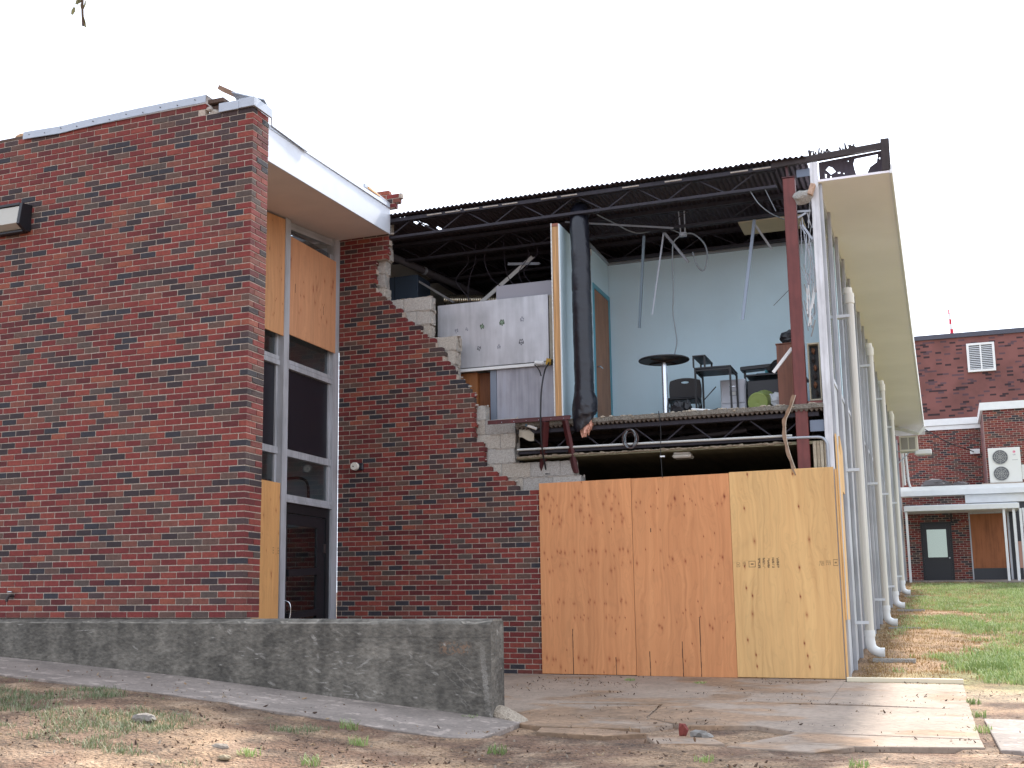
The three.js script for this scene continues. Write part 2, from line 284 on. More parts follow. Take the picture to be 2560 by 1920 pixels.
// ================================================================ CONCRETE LOW WALL
TX.cwall = (() => {
  const W = 2048, Hh = 512, r = rng(211), sc = [];
  for (let i = 0; i < 120; i++) { const g = r() < 0.65; sc.push([g ? 0.74 + r() * 0.26 : 0.45 + 0.55 * r(), 0.05 + 0.85 * r(), (r() - 0.2) * 2.2, 2 + 20 * Math.pow(r(), 2.2), 0.6 + r() * 1.6, 0.4 + 0.5 * r()]); }
  for (let i = 0; i < 9; i++) sc.push([0.965 + 0.02 * r(), 0.2 + 0.35 * r(), 0.8 + 0.3 * r(), 30 + r() * 40, 0.7, 0.4]);
  for (let i = 0; i < 7; i++) sc.push([0.83 + 0.05 * r(), 0.2 + 0.2 * r(), (i % 2) * 1.4, 12 + r() * 22, 1.5, 0.8]);
  sc.push([0.59, 0.84, -0.07, 60, 1.2, 0.75], [0.565, 0.87, -0.05, 34, 1.0, 0.6], [0.885, 0.55, -0.7, 46, 1.8, 0.7], [0.994, 0.42, 1.5, 150, 3.5, 0.55]);
  const m = new Float32Array(W * Hh);
  for (const [u, v, a, L, w, s] of sc) for (let t = -L; t < L; t += 0.7) { const x = u * W + Math.cos(a) * t * 0.45 + 1.2 * Math.sin(t * 0.2), y = v * Hh - Math.sin(a) * t; for (let q = -Math.ceil(w); q <= w; q++) for (let e = -Math.ceil(w); e <= w; e++) { const i = Math.round(x + q), j = Math.round(y + e); if (i >= 0 && j >= 0 && i < W && j < Hh && hash2(i, j, 7) > 0.25) m[j * W + i] = Math.max(m[j * W + i], s * (1 - Math.abs(t) / L * 0.6)); } }
  return tex(W, Hh, (u, v, i, j) => {
    const n = fbm(u * 20, v * 4, 221, 6, 20, 4), s = fbm(u * 90, v * 2.2, 223, 5, 90, 2), f = fbm(u * 300, v * 60, 225, 3, 300, 60), pl = fbm(u * 46, v * 9, 227, 5, 46, 9);
    let k = 0.48 + 0.13 * (n - 0.5) + 0.22 * (s - 0.5) + 0.20 * (f - 0.5) + 0.10 * (fbm(u * 220, v * 14, 229, 4, 220, 14) - 0.5) - (Math.abs(v - 0.79 - 0.004 * Math.sin(u * 90)) < 0.006 && u > 0.86 ? 0.05 : 0);
    k += 0.07 * sstep(0.56, 0.7, pl) * sstep(0.3, 0.6, u);
    if (v > 0.94 + 0.02 * (n - 0.5)) k += 0.14 * (0.5 + f); 
    let c = [k, k * 0.97, k * 0.925]; const br = sstep(0.952, 0.957, u) * sstep(0.984, 0.979, u) * sstep(0.62, 0.66, v) * sstep(0.78, 0.72, v) * (fbm(u * 900, v * 80, 239, 2) > 0.56 ? 0.8 : 0); c = [mix(c[0], 0.62, br), mix(c[1], 0.5, br), mix(c[2], 0.42, br)];
    const q = m[j * W + i] * 0.95; return [mix(c[0], 0.82, q), mix(c[1], 0.81, q), mix(c[2], 0.8, q)];
  });
})();
{
  const x0 = -8.5, x1 = 2.716, L = x1 - x0;
  const t = TX.cwall.clone(); t.repeat.set(1 / L, 1 / 1.02); t.offset.set(-x0 / L, 0.985 / 1.02 - 0.0); t.needsUpdate = true;
  const m = M({ color: '#c8c4bd', map: t, bumpMap: rep(TX.bump, 2, 2), bumpScale: 0.012, roughness: 0.95 });
  const w = thing('low_concrete_wall', 'low weathered concrete wall with white scuffs in front of the brick wing', 'wall');
  // profile in (z, y), extruded along x, with a worn arris
  const seg = 70, prof = [[-0.232, -1.05], [-0.232, -0.03], [-0.215, -0.008], [0.045, -0.012], [0.078, -0.03], [0.098, -0.058], [0.1, -1.05]];
  const pos = [], nzn = prof.length;
  const P = (i, k) => { const x = x0 + L * i / seg, [z, y] = prof[k]; const e = (k > 0 && k < 6) ? (fbm(x * 4, k * 3.1, 231, 3) - 0.5) * 0.012 : 0; const ch = i === seg && k > 1 && k < 6 ? -0.015 * hash2(k, 3, 9) : 0; return [x + ch, y + e, z + e * 0.7 * (k > 3 ? 1 : 0)]; };
  for (let i = 0; i < seg; i++) for (let k = 0; k < nzn - 1; k++) { const a = P(i, k), b = P(i + 1, k), c = P(i, k + 1), d = P(i + 1, k + 1); pos.push(...a, ...c, ...b, ...b, ...c, ...d); }
  for (const i of [0, seg]) for (let k = 1; k < nzn - 1; k++) { const a = P(i, 0), b = P(i, k), c = P(i, k + 1); if (i) pos.push(...a, ...b, ...c); else pos.push(...a, ...c, ...b); }
  let g = new THREE.BufferGeometry(); g.setAttribute('position', new THREE.BufferAttribute(new Float32Array(pos), 3)); g.computeVertexNormals(); g = toCreasedNormals(g, 0.5);
  mesh('wall_body', metric(g), m, w);
}

// ================================================================ LEFT BRICK WING
const wing = thing('brick_wing', 'red brick wing with metal coping, white fascia and boarded entrance', 'building');
{
  const list = [], x0 = -8.2, PD = 0.338, z0 = -0.045;
  const top = (x) => x < -0.62 ? 83 : 81;
  const F = -0.046;                                     // centre of a 92 mm deep brick whose face is at z = 0
  for (let c = 0; c < 83; c++) {
    const y = c * CO + 0.005 + BH / 2; let x = 0;
    if (c < 81) {
      if (c % 2 === 0) list.push({ x: -BL / 2, y, z: F, len: BL, dep: 0.092, axis: 'x' }, { x: -0.046 - 0.0001, y, z: -0.102 - (PD - 0.102) / 2 + 0.002, len: PD - 0.106, dep: 0.092, axis: 'z' });
      else list.push({ x: -0.046, y, z: -BL / 2, len: BL, dep: 0.092, axis: 'z' }, { x: -0.046, y, z: -(BL + 0.01) - (PD - BL - 0.01) / 2 + 0.002, len: PD - BL - 0.014, dep: 0.092, axis: 'z' });
    }
    x = c % 2 === 0 ? -PIT : -0.1016; 
    while (x > x0) { const xc = x - BL / 2; if (c < top(xc)) list.push({ x: xc, y, z: F, len: BL, dep: 0.092, axis: 'x' }); x -= PIT; }
  }
  for (const b of list) if (b.x > -0.5 && b.x < -0.28 && b.y > 4.3 && b.axis === 'x') b.stain = true;
  layBricks(wing, list, 17, 300, (b) => b.x > -3.6);
  mesh('mortar', [bx(x0, -0.006, 0, 81 * CO, -0.09, -0.0065), bx(x0, -0.622, 81 * CO, 83 * CO, -0.09, -0.0065), bx(-0.089, -0.0068, 0, 81 * CO - 0.001, -PD, -0.0905)], mMortar, wing);
  mesh('inner_wall', [bx(x0, -0.095, -0.8, 5.35, -0.33, -0.095), bx(x0, x0 + 0.25, -0.8, 5.3, -12, -0.34)], mMortar, wing);  // backing for the bricks, plus an unseen end wall added to block light
}
// metal coping, warped, with a torn gap before the corner
{
  function coping(xa, xb, ya, yb, h, s, amp) {
    const n = 28, pos = []; const y = (t) => mix(ya, yb, t) + (fbm(t * 5, 1, s, 3) - 0.5) * amp, zf = (t) => 0.022 + (fbm(t * 4, 7, s + 3, 3) - 0.5) * 0.02;
    for (let i = 0; i < n; i++) { const a = i / n, b = (i + 1) / n, X0 = mix(xa, xb, a), X1 = mix(xa, xb, b); const q = (x, t) => [[x, y(t) - h, zf(t) + 0.004], [x, y(t), zf(t)], [x, y(t) + 0.004, -0.36]]; const p = q(X0, a), r = q(X1, b); for (let k = 0; k < 2; k++) pos.push(...p[k], ...r[k], ...p[k + 1], ...r[k], ...r[k + 1], ...p[k + 1]); const e = 0.004; const pb = p.map(v => [v[0], v[1] - e, v[2] - e]), rb = r.map(v => [v[0], v[1] - e, v[2] - e]); for (let k = 0; k < 2; k++) pos.push(...pb[k], ...pb[k + 1], ...rb[k], ...rb[k], ...pb[k + 1], ...rb[k + 1]); }
    const g = new THREE.BufferGeometry(); g.setAttribute('position', new THREE.BufferAttribute(new Float32Array(pos), 3)); g.computeVertexNormals(); return metric(g);
  }
  const c1 = mesh('coping', coping(-3.15, -0.60, 5.675, 5.715, 0.088, 301, 0.03), mGalv, wing);
  const nails = []; for (let i = 0; i < 11; i++) { const t = (i + 0.4) / 11; nails.push(new THREE.CylinderGeometry(0.006, 0.006, 0.012, 6).rotateX(Math.PI / 2).translate(mix(-3.15, -0.6, t), 5.64 + 0.03 * t - (i % 2) * 0.02, 0.028)); }
  mesh('screw', nails, mDarkSteel, c1);
  mesh('coping', [cbx(-0.425, -0.17, 5.47, 5.572, 0.003, 0.03, 0.003), cbx(-0.168, 0.03, 5.474, 5.58, 0.003, 0.032, 0.003), cbx(0.003, 0.03, 5.474, 5.58, -0.352, 0.002, 0.003), cbx(-0.42, 0.001, 5.573, 5.58, -0.35, 0.002, 0.002)], mGalv, wing);
  meshes('nailer', [cbx(-0.60, -0.40, 5.615, 5.665, -0.3, -0.02, 0.004), cbx(-0.6, -0.42, 5.485, 5.6, -0.28, -0.06, 0.004), cbx(-8.2, -3.16, 5.622, 5.66, -0.3, -0.01, 0.004)], M({ color: '#57443a', map: rep(TX.grime, 3, 3), roughness: 0.9 }), wing);
  meshes('mortar_lump', [rock(0.07, 5, 1.2, 0.5, 0.6).translate(-0.52, 5.50, -0.05), rock(0.06, 6, 1, 0.5, 0.6).translate(-0.6, 5.56, -0.05)], mMortarPale, wing);
  // unseen roof, added to block sunlight behind the parapet, sloping up to the back
  const roof = poly([[-0.345, 5.36], [-4.36, 5.73], [-12, 5.75], [-12, 5.6], [-4.36, 5.6], [-0.345, 5.22]], 5.1).rotateY(-Math.PI / 2).scale(1, 1, -1);
  const rg = new THREE.BufferGeometry(); void roof; void rg;
  mesh('roof', [bar(V(-4.7, 5.30, -0.36), V(-4.7, 5.63, -4.36), 6.8, 0.1), bx(-8.1, -1.3, 5.55, 5.66, -12, -4.7)], M({ color: '#6b6b6b', roughness: 0.95 }), wing);
}
// canopy over the entrance: fascia and sloping soffit
{
  const fa = [V(-0.012, 4.985, -0.345), V(-0.375, 5.362, -4.365)];
  const seg = 16, pos = [], off = 0.03;
  const pt = (t, k) => { const p = fa[0].clone().lerp(fa[1], t); const w = (fbm(t * 6, 2, 333, 3) - 0.5) * 0.03; if (k) { p.y += mix(0.385, 0.372, t) + w; } else p.x += 0.0; return p; };
  const fg = []; for (let i = 0; i < seg; i++) { const a = i / seg, b = (i + 1) / seg; const A = pt(a, 0), Bq = pt(b, 0), Cq = pt(a, 1), Dq = pt(b, 1); const q = [A, Bq, Dq, Cq], n = q.map(v => v.clone().add(V(-0.025, 0, 0))); const tri = (x, y, z) => pos.push(x.x, x.y, x.z, y.x, y.y, y.z, z.x, z.y, z.z); tri(q[0], q[1], q[2]); tri(q[0], q[2], q[3]); tri(n[0], n[2], n[1]); tri(n[0], n[3], n[2]); tri(q[3], q[2], n[2]); tri(q[3], n[2], n[3]); tri(q[0], n[1], q[1]); tri(q[0], n[0], n[1]); if (i === seg - 1) { tri(q[1], n[1], n[2]); tri(q[1], n[2], q[2]); } }
  const g = new THREE.BufferGeometry(); g.setAttribute('position', new THREE.BufferAttribute(new Float32Array(pos), 3)); g.computeVertexNormals(); mesh('fascia', metric(g), mFascia, wing);
  // torn edge strip lying on the fascia and bent flashing
  meshes('flashing', [bar(V(-0.02, 5.39, -0.36), V(-0.36, 5.755, -4.3), 0.02, 0.05), bar(V(-0.01, 5.47, -0.4), V(-0.08, 5.52, -1.35), 0.015, 0.13), bar(V(-0.37, 5.80, -3.5), V(-0.39, 5.80, -4.36), 0.03, 0.05)], mGalv, wing);
  meshes('nailer', [bar(V(-0.05, 5.385, -0.36), V(-0.14, 5.46, -1.4), 0.03, 0.03), bar(V(-0.33, 5.78, -3.55), V(-0.41, 5.835, -4.32), 0.02, 0.03)], mWood, wing);
  const sp = []; const T = (x, y, z) => sp.push(x.x, x.y, x.z, y.x, y.y, y.z, z.x, z.y, z.z);
  const a = V(-0.03, 4.992, -0.345), b = V(-0.395, 5.369, -4.365), c = V(-1.6, 5.369, -4.365), d = V(-1.6, 4.992, -0.345), u = [a, b, c, d].map(v => v.clone().add(V(0, 0.05, 0)));
  T(a, c, b); T(a, d, c); T(u[0], u[1], u[2]); T(u[0], u[2], u[3]); T(a, b, u[1]); T(a, u[1], u[0]);
  const sg = new THREE.BufferGeometry(); sg.setAttribute('position', new THREE.BufferAttribute(new Float32Array(sp), 3)); sg.computeVertexNormals(); mesh('soffit', metric(sg), mSoffit, wing);
}
// entrance glazing in the plane x = -1.24
{
  const e = group('entrance_window', wing), X = -1.24;
  const sy = (z) => 4.992 + (z + 0.345) / -4.02 * 0.377;          // soffit height
  const post = (z0, z1, x0, x1) => bx(x0, x1, -0.74, sy((z0 + z1) / 2) - 0.01, z0, z1);
  mesh('post', post(-2.87, -2.735, -1.30, -1.14), mAlu, e);
  mesh('post', post(-4.372, -4.20, -1.30, -1.18), mAlu, e);
  mesh('post', post(-0.45, -0.345, -1.30, -1.14), mAlu, e);
  mesh('post', post(-1.65, -1.55, -1.30, -1.14), mAlu, e);
  const rail = (za, zb, y0, y1, d = 0) => bx(X - 0.03, X + 0.035 + d, y0, y1, zb, za);
  const bays = [[-2.872, -4.198], [-1.652, -2.733], [-0.452, -1.548]];
  const Y = { head: 0, t1: [3.22, 3.34], t2: [2.06, 2.15], t3: [1.46, 1.56] };
  bays.forEach(([a, b], i) => {
    const hz = sy(a) - 0.02;
    mesh('transom', rail(a, b, Y.t1[0] + 0.07, Y.t1[1]), mAlu, e); mesh('transom', rail(a, b, Y.t1[0], Y.t1[0] + 0.062, 0.012), mAlu, e);
    mesh('transom', rail(a, b, Y.t2[0], Y.t2[1]), mAlu, e);
    mesh('transom', rail(a, b, Y.t3[0] + 0.045, Y.t3[1], 0.01), mAlu, e); mesh('transom', rail(a, b, Y.t3[0], Y.t3[0] + 0.04, 0.03), mAlu, e);
    mesh('head_rail', bar(V(X, sy(a) - 0.06, a), V(X, sy(b) - 0.06, b), 0.06, 0.1), mAlu, e);
    const st = (y0, y1) => [bx(X - 0.02, X + 0.02, y0, y1, a - 0.045, a - 0.001), bx(X - 0.02, X + 0.02, y0, y1, b + 0.001, b + 0.05)];
    meshes('stile', [...st(3.345, sy(a) - 0.12), ...st(2.155, 3.215), ...st(1.565, 2.055)], mAlu, e);
    mesh('glass_pane', bx(X - 0.012, X - 0.006, 3.345, sy(a) - 0.1, b + 0.05, a - 0.046), mGlass, e);
    mesh('dark_panel', bx(X - 0.012, X - 0.002, 2.155, 3.215, b + 0.05, a - 0.046), mDarkPanel, e);
    mesh('glass_pane', bx(X - 0.012, X - 0.006, 1.565, 2.055, b + 0.05, a - 0.046), mGlass, e);
    if (i) mesh('dark_panel', bx(X - 0.012, X - 0.002, -0.7, 1.45, b + 0.05, a - 0.046), mDarkPanel, e);
    void hz;
  });
  // black door in the bay next to the broken wall
  const d = group('door', wing);
  mesh('door_frame', [bx(X - 0.04, X + 0.03, -0.72, 1.455, -2.955, -2.874), bx(X - 0.04, X + 0.03, -0.72, 1.455, -4.196, -4.10), bx(X - 0.04, X + 0.03, 1.33, 1.455, -4.099, -2.957)], mBlack, d);
  mesh('door_leaf', [bx(X - 0.03, X + 0.012, -0.70, 1.32, -3.06, -2.965), bx(X - 0.03, X + 0.012, -0.70, 1.32, -4.095, -3.88), bx(X - 0.03, X + 0.012, 1.18, 1.32, -3.879, -3.061), bx(X - 0.03, X + 0.012, -0.70, -0.42, -3.879, -3.061)], mBlackPlastic, d);
  mesh('door_glass', bx(X - 0.012, X - 0.006, -0.42, 1.18, -3.88, -3.06), mGlass, d);
  meshes('push_bar', [bar(V(X + 0.03, 0.55, -3.04), V(X + 0.03, 0.60, -3.90), 0.05, 0.09), bar(V(X + 0.03, 0.00, -3.04), V(X + 0.03, 0.06, -3.9), 0.05, 0.08)], mBlackPlastic, d);
  mesh('handle', tube([V(X + 0.02, 0.20, -3.0), V(X + 0.08, 0.17, -3.02), V(X + 0.09, 0.05, -3.03), V(X + 0.07, -0.05, -3.02), V(X + 0.02, -0.08, -3.0)], 0.012, 20, 8), mChrome, d);
  mesh('lock', new THREE.CylinderGeometry(0.025, 0.025, 0.03, 14).rotateZ(Math.PI / 2).translate(X + 0.025, 0.42, -3.0), mChrome, d);
  meshes('hinge', [bx(X + 0.0121, X + 0.03, 0.85, 0.97, -4.097, -4.05), bx(X + 0.0121, X + 0.03, -0.15, -0.03, -4.097, -4.05)], mDarkSteel, d);
  // inside: painted blocks above, brick below, floor and back wall
  mesh('interior_wall', [bx(-6.1, -1.33, 1.25, 5.3, -4.6, -4.42), bx(-6.14, -6.06, -0.74, 5.3, -4.4, -0.34)], M({ color: '#c3c8cc', map: rep(TX.fine, 0.5, 0.5) }), wing);
  mesh('interior_floor', bx(-6.1, -1.31, -0.86, -0.745, -4.6, -0.34), mWalk, wing);
  mesh('conduit', tube([V(-3.4, 1.93, -4.37), V(-2.2, 1.93, -4.37), V(-1.75, 1.93, -4.37), V(-1.66, 1.86, -4.37), V(-1.65, 1.4, -4.37)], 0.02, 40, 8), mDarkSteel, wing);
  const inner = []; for (let c = 0; c < 29; c++) { const y = -0.73 + c * CO + BH / 2; for (let x = -1.36 - (c % 2) * 0.1; x > -3.6; x -= PIT) inner.push({ x: x - BL / 2, y, z: -4.42 - 0.046, len: BL, dep: 0.092, axis: 'x' }); }
  const ig = group('inner_brick_wall', wing); layBricks(ig, inner, 47, 60, (b) => b.x > -2.6); mesh('mortar', bx(-3.9, -1.33, -0.74, 1.24, -4.58, -4.427), mMortar, ig);
}
// wall lamp, tap
{
  const l = thing('wall_lamp', 'black wall-mounted floodlight with ribbed glass lens on the left brick wall', 'lamp', [-3.22, 4.43, 0.002]);
  mesh('housing', poly([[0, 0.02], [0.07, 0], [0.2, 0.06], [0.16, 0.31], [0.0, 0.33]], 0.035, 0.004).rotateY(-Math.PI / 2).translate(0.24, 0, 0).scale(1, 1, 1), mBlackPlastic, l);
  mesh('back_plate', [cbx(-0.24, 0.204, 0.0, 0.32, 0, 0.05, 0.006), cbx(-0.24, 0.204, 0.29, 0.325, 0.051, 0.17, 0.006), cbx(-0.24, 0.204, -0.01, 0.02, 0.051, 0.1, 0.006)], mBlackPlastic, l);
  mesh('lens', poly([[0.051, 0.03], [0.10, 0.03], [0.195, 0.07], [0.155, 0.28], [0.051, 0.28]], 0.42, 0.002).rotateY(-Math.PI / 2).translate(0.2, 0, 0), new THREE.MeshPhysicalMaterial({ color: '#cfcbbf', roughness: 0.35, transmission: 0.35, thickness: 0 }), l);
  const t = thing('hose_tap', 'small dark hose tap low on the left brick wall', 'tap', [-2.95, 0.24, 0]);
  mesh('spout', tube([V(0, 0, -0.01), V(0, 0, 0.06), V(0, -0.02, 0.09), V(0, -0.06, 0.1)], 0.016, 16, 8), mDarkSteel, t);
  mesh('wheel', new THREE.TorusGeometry(0.028, 0.008, 6, 16).rotateX(Math.PI / 2).translate(0, 0.045, 0.05), mChrome, t);
}
// loose lumber and sheet on the parapet
{
  const m = M({ color: '#8b6f5d', map: rep(TX.grime, 2, 2), roughness: 0.9 });
  single('broken_board', bar(V(-0.62, 5.92, -0.30), V(-0.05, 5.585, -0.28), 0.05, 0.11, 0.004), m, 'broken timber board tilting up over the parapet corner', 'board');
  single('sheet_flap', bar(V(-0.36, 5.72, -0.2), V(0.02, 5.588, -0.26), 0.012, 0.24), mGalv, 'bent sheet metal flap lying on the corner coping', 'sheet metal');
  single('brick_rubble', [rock(0.05, 61, 1.4, 0.9, 1).translate(-3.3, 5.69, -0.1)], M({ color: '#b08a68' }), 'small lump of rubble on the left parapet', 'rubble');
}
// plywood on the entrance (textures below are grain, knots and print)
function plyTex(seed, base, knots, opt = {}) {
  const W = 512, Hh = 1024, n = knots.length;
  return tex(W, Hh, (u, v, i, j) => {
    const wob = fbm(u * 5, v * 3, seed, 4) - 0.5, g = fbm(u * 46 + wob * 7, v * 2.2, seed + 3, 5), g2 = fbm(u * 7 + wob * 4, v * 0.9, seed + 5, 4), fl = Math.abs(Math.sin((g2 * 9 + u * 5 + wob * 4) * 3.1));
    let k = 1 + 0.13 * (g - 0.5) + 0.10 * (g2 - 0.5) - 0.03 * Math.pow(fl, 8);
    let c = [base[0] * k, base[1] * k * (0.99 + 0.05 * (g - 0.5)), base[2] * k * (0.98 + 0.08 * (g - 0.5))];
    for (let q = 0; q < n; q++) { const K = knots[q], dx = (u - K[0]) * 1.22, dy = (v - K[1]) * 2.44; if (Math.abs(dx) > K[2] * 4 || Math.abs(dy) > K[2] * 7) continue; const r = Math.hypot(dx, dy * 0.6) / K[2], s = K[3]; const h = Math.exp(-r * r * 1.3) * 0.5 * s + Math.exp(-Math.pow(Math.hypot(dx * 1.4 + 0.006 * Math.sin(dy * 60), dy * 0.24) / K[2], 2)) * 0.2 * s + (r < 0.35 ? 0.35 * s : 0); c = [c[0] * (1 - 0.42 * h), c[1] * (1 - 0.66 * h), c[2] * (1 - 0.74 * h)]; }
    if (opt.cracks) for (const [cu, v0, v1] of opt.cracks) { if (v > v0 && v < v1 && Math.abs(u - cu - 0.004 * (fbm(v * 20, 1, seed + 9, 2) - 0.5)) < 0.0035) c = c.map(q => q * 0.25); }
    if (opt.stamp) for (const [su, sv, sw, sh, kind] of opt.stamp) { const a = (u - su) / sw, b = (v - sv) / sh; if (a > 0 && a < 1 && b > 0 && b < 1) { let ink = 0; if (kind === 0) ink = (a < 0.08 || a > 0.92 || b < 0.1 || b > 0.9) || (Math.abs(b - 0.5) < 0.12 && a > 0.3 && a < 0.7) ? 1 : 0; else ink = Math.floor(a * 9) % 2 === 0 && hash2(Math.floor(a * 30), Math.floor(b * 16), seed) > 0.35 ? 1 : 0; c = c.map(q => q * (1 - 0.5 * ink * (0.6 + 0.4 * hash2(i, j, 3)))); } }
    return c;
  });
}
function knotRows(seed, rows, per, kx, sz, st) { const r = rng(seed), o = []; for (const v of rows) for (let k = 0; k < per; k++) { const dx = r(), dv = (r() - 0.5) * 0.05, s = sz * (0.4 + 0.8 * r()), t = st * (0.25 + r() * 0.5); for (let q = 0; q < kx; q++) o.push([(dx + q) / kx + (r() - 0.5) * 0.01, v + dv + (r() - 0.5) * 0.006, s, t]); } return o; }
function holes(seed, n) { const r = rng(seed), o = []; for (let i = 0; i < n; i++) o.push([r(), r(), 0.006, 1.5]); return o; }
function plyMat(t) { return M({ map: t, roughness: 0.8, bumpMap: rep(TX.bump, 2, 1), bumpScale: 0.0012 }); }
const plyO = [0.80, 0.555, 0.37], plyY = [0.83, 0.67, 0.45], plyEdge = M({ color: '#b98d5e', roughness: 0.85, map: rep(TX.grime, 1, 20) });
function board(name, label, w, h, pos, roty, m, grp, cut) {            // sheet with its lower left corner at pos, face towards +z before turning
  const g = cb(w, h, 0.018, 0.0015), p = g.attributes.position, uv = g.attributes.uv, n = g.attributes.normal; for (let i = 0; i < p.count; i++) { if (Math.abs(n.getZ(i)) > 0.5) uv.setXY(i, p.getX(i) / 1.22 + 0.5, p.getY(i) / 2.44 + 0.5); else uv.setXY(i, 0.4, 0.5 + p.getY(i) * 0.3); if (cut && p.getY(i) > 0 ) p.setY(i, p.getY(i) + (p.getX(i) / w) * cut); }
  g.translate(w / 2, h / 2, 0); const o = single(name, g, m, label, 'plywood', grp); o.position.set(...pos); o.rotation.y = roty; return o;
}
{
  const X = -1.158; const R = Math.PI / 2;
  board('plywood_board', 'tall narrow plywood board with a dark slot high beside the brick pier', 2.33, 1.485, [X, 3.605, -0.52], R, plyMat(plyTex(401, [0.76, 0.56, 0.39], [...knotRows(5, [0.3, 0.5, 0.62], 4, 2, 0.012, 1.2), ...holes(7, 26)], { cracks: [[0.93, 0.6, 0.645]] })), 'boards over the entrance glazing', 0.215);
  board('plywood_board', 'square plywood board with rows of knots high in the entrance window', 1.33, 1.34, [X, 3.66, -2.875], R, plyMat(plyTex(403, [0.77, 0.56, 0.41], [...knotRows(9, [0.45, 0.56, 0.63, 0.38], 5, 1, 0.022, 1.0), ...holes(3, 8)], { cracks: [[0.08, 0.47, 0.52], [0.74, 0.42, 0.47], [0.083, 0.47, 0.52]] })), 'boards over the entrance glazing').position.set(X, 3.66, -2.872);
  board('plywood_board', 'narrow yellow plywood board at the bottom of the entrance beside the door', 1.06, 2.38, [X, -0.70, -1.66], R, plyMat(plyTex(405, [0.80, 0.60, 0.38], [...knotRows(13, [0.5, 0.62, 0.7, 0.82, 0.9], 3, 2, 0.02, 1.1)], { stamp: [[0.9, 0.62, 0.06, 0.03, 0], [0.8, 0.62, 0.03, 0.03, 0]] })), 'boards over the entrance glazing');
}

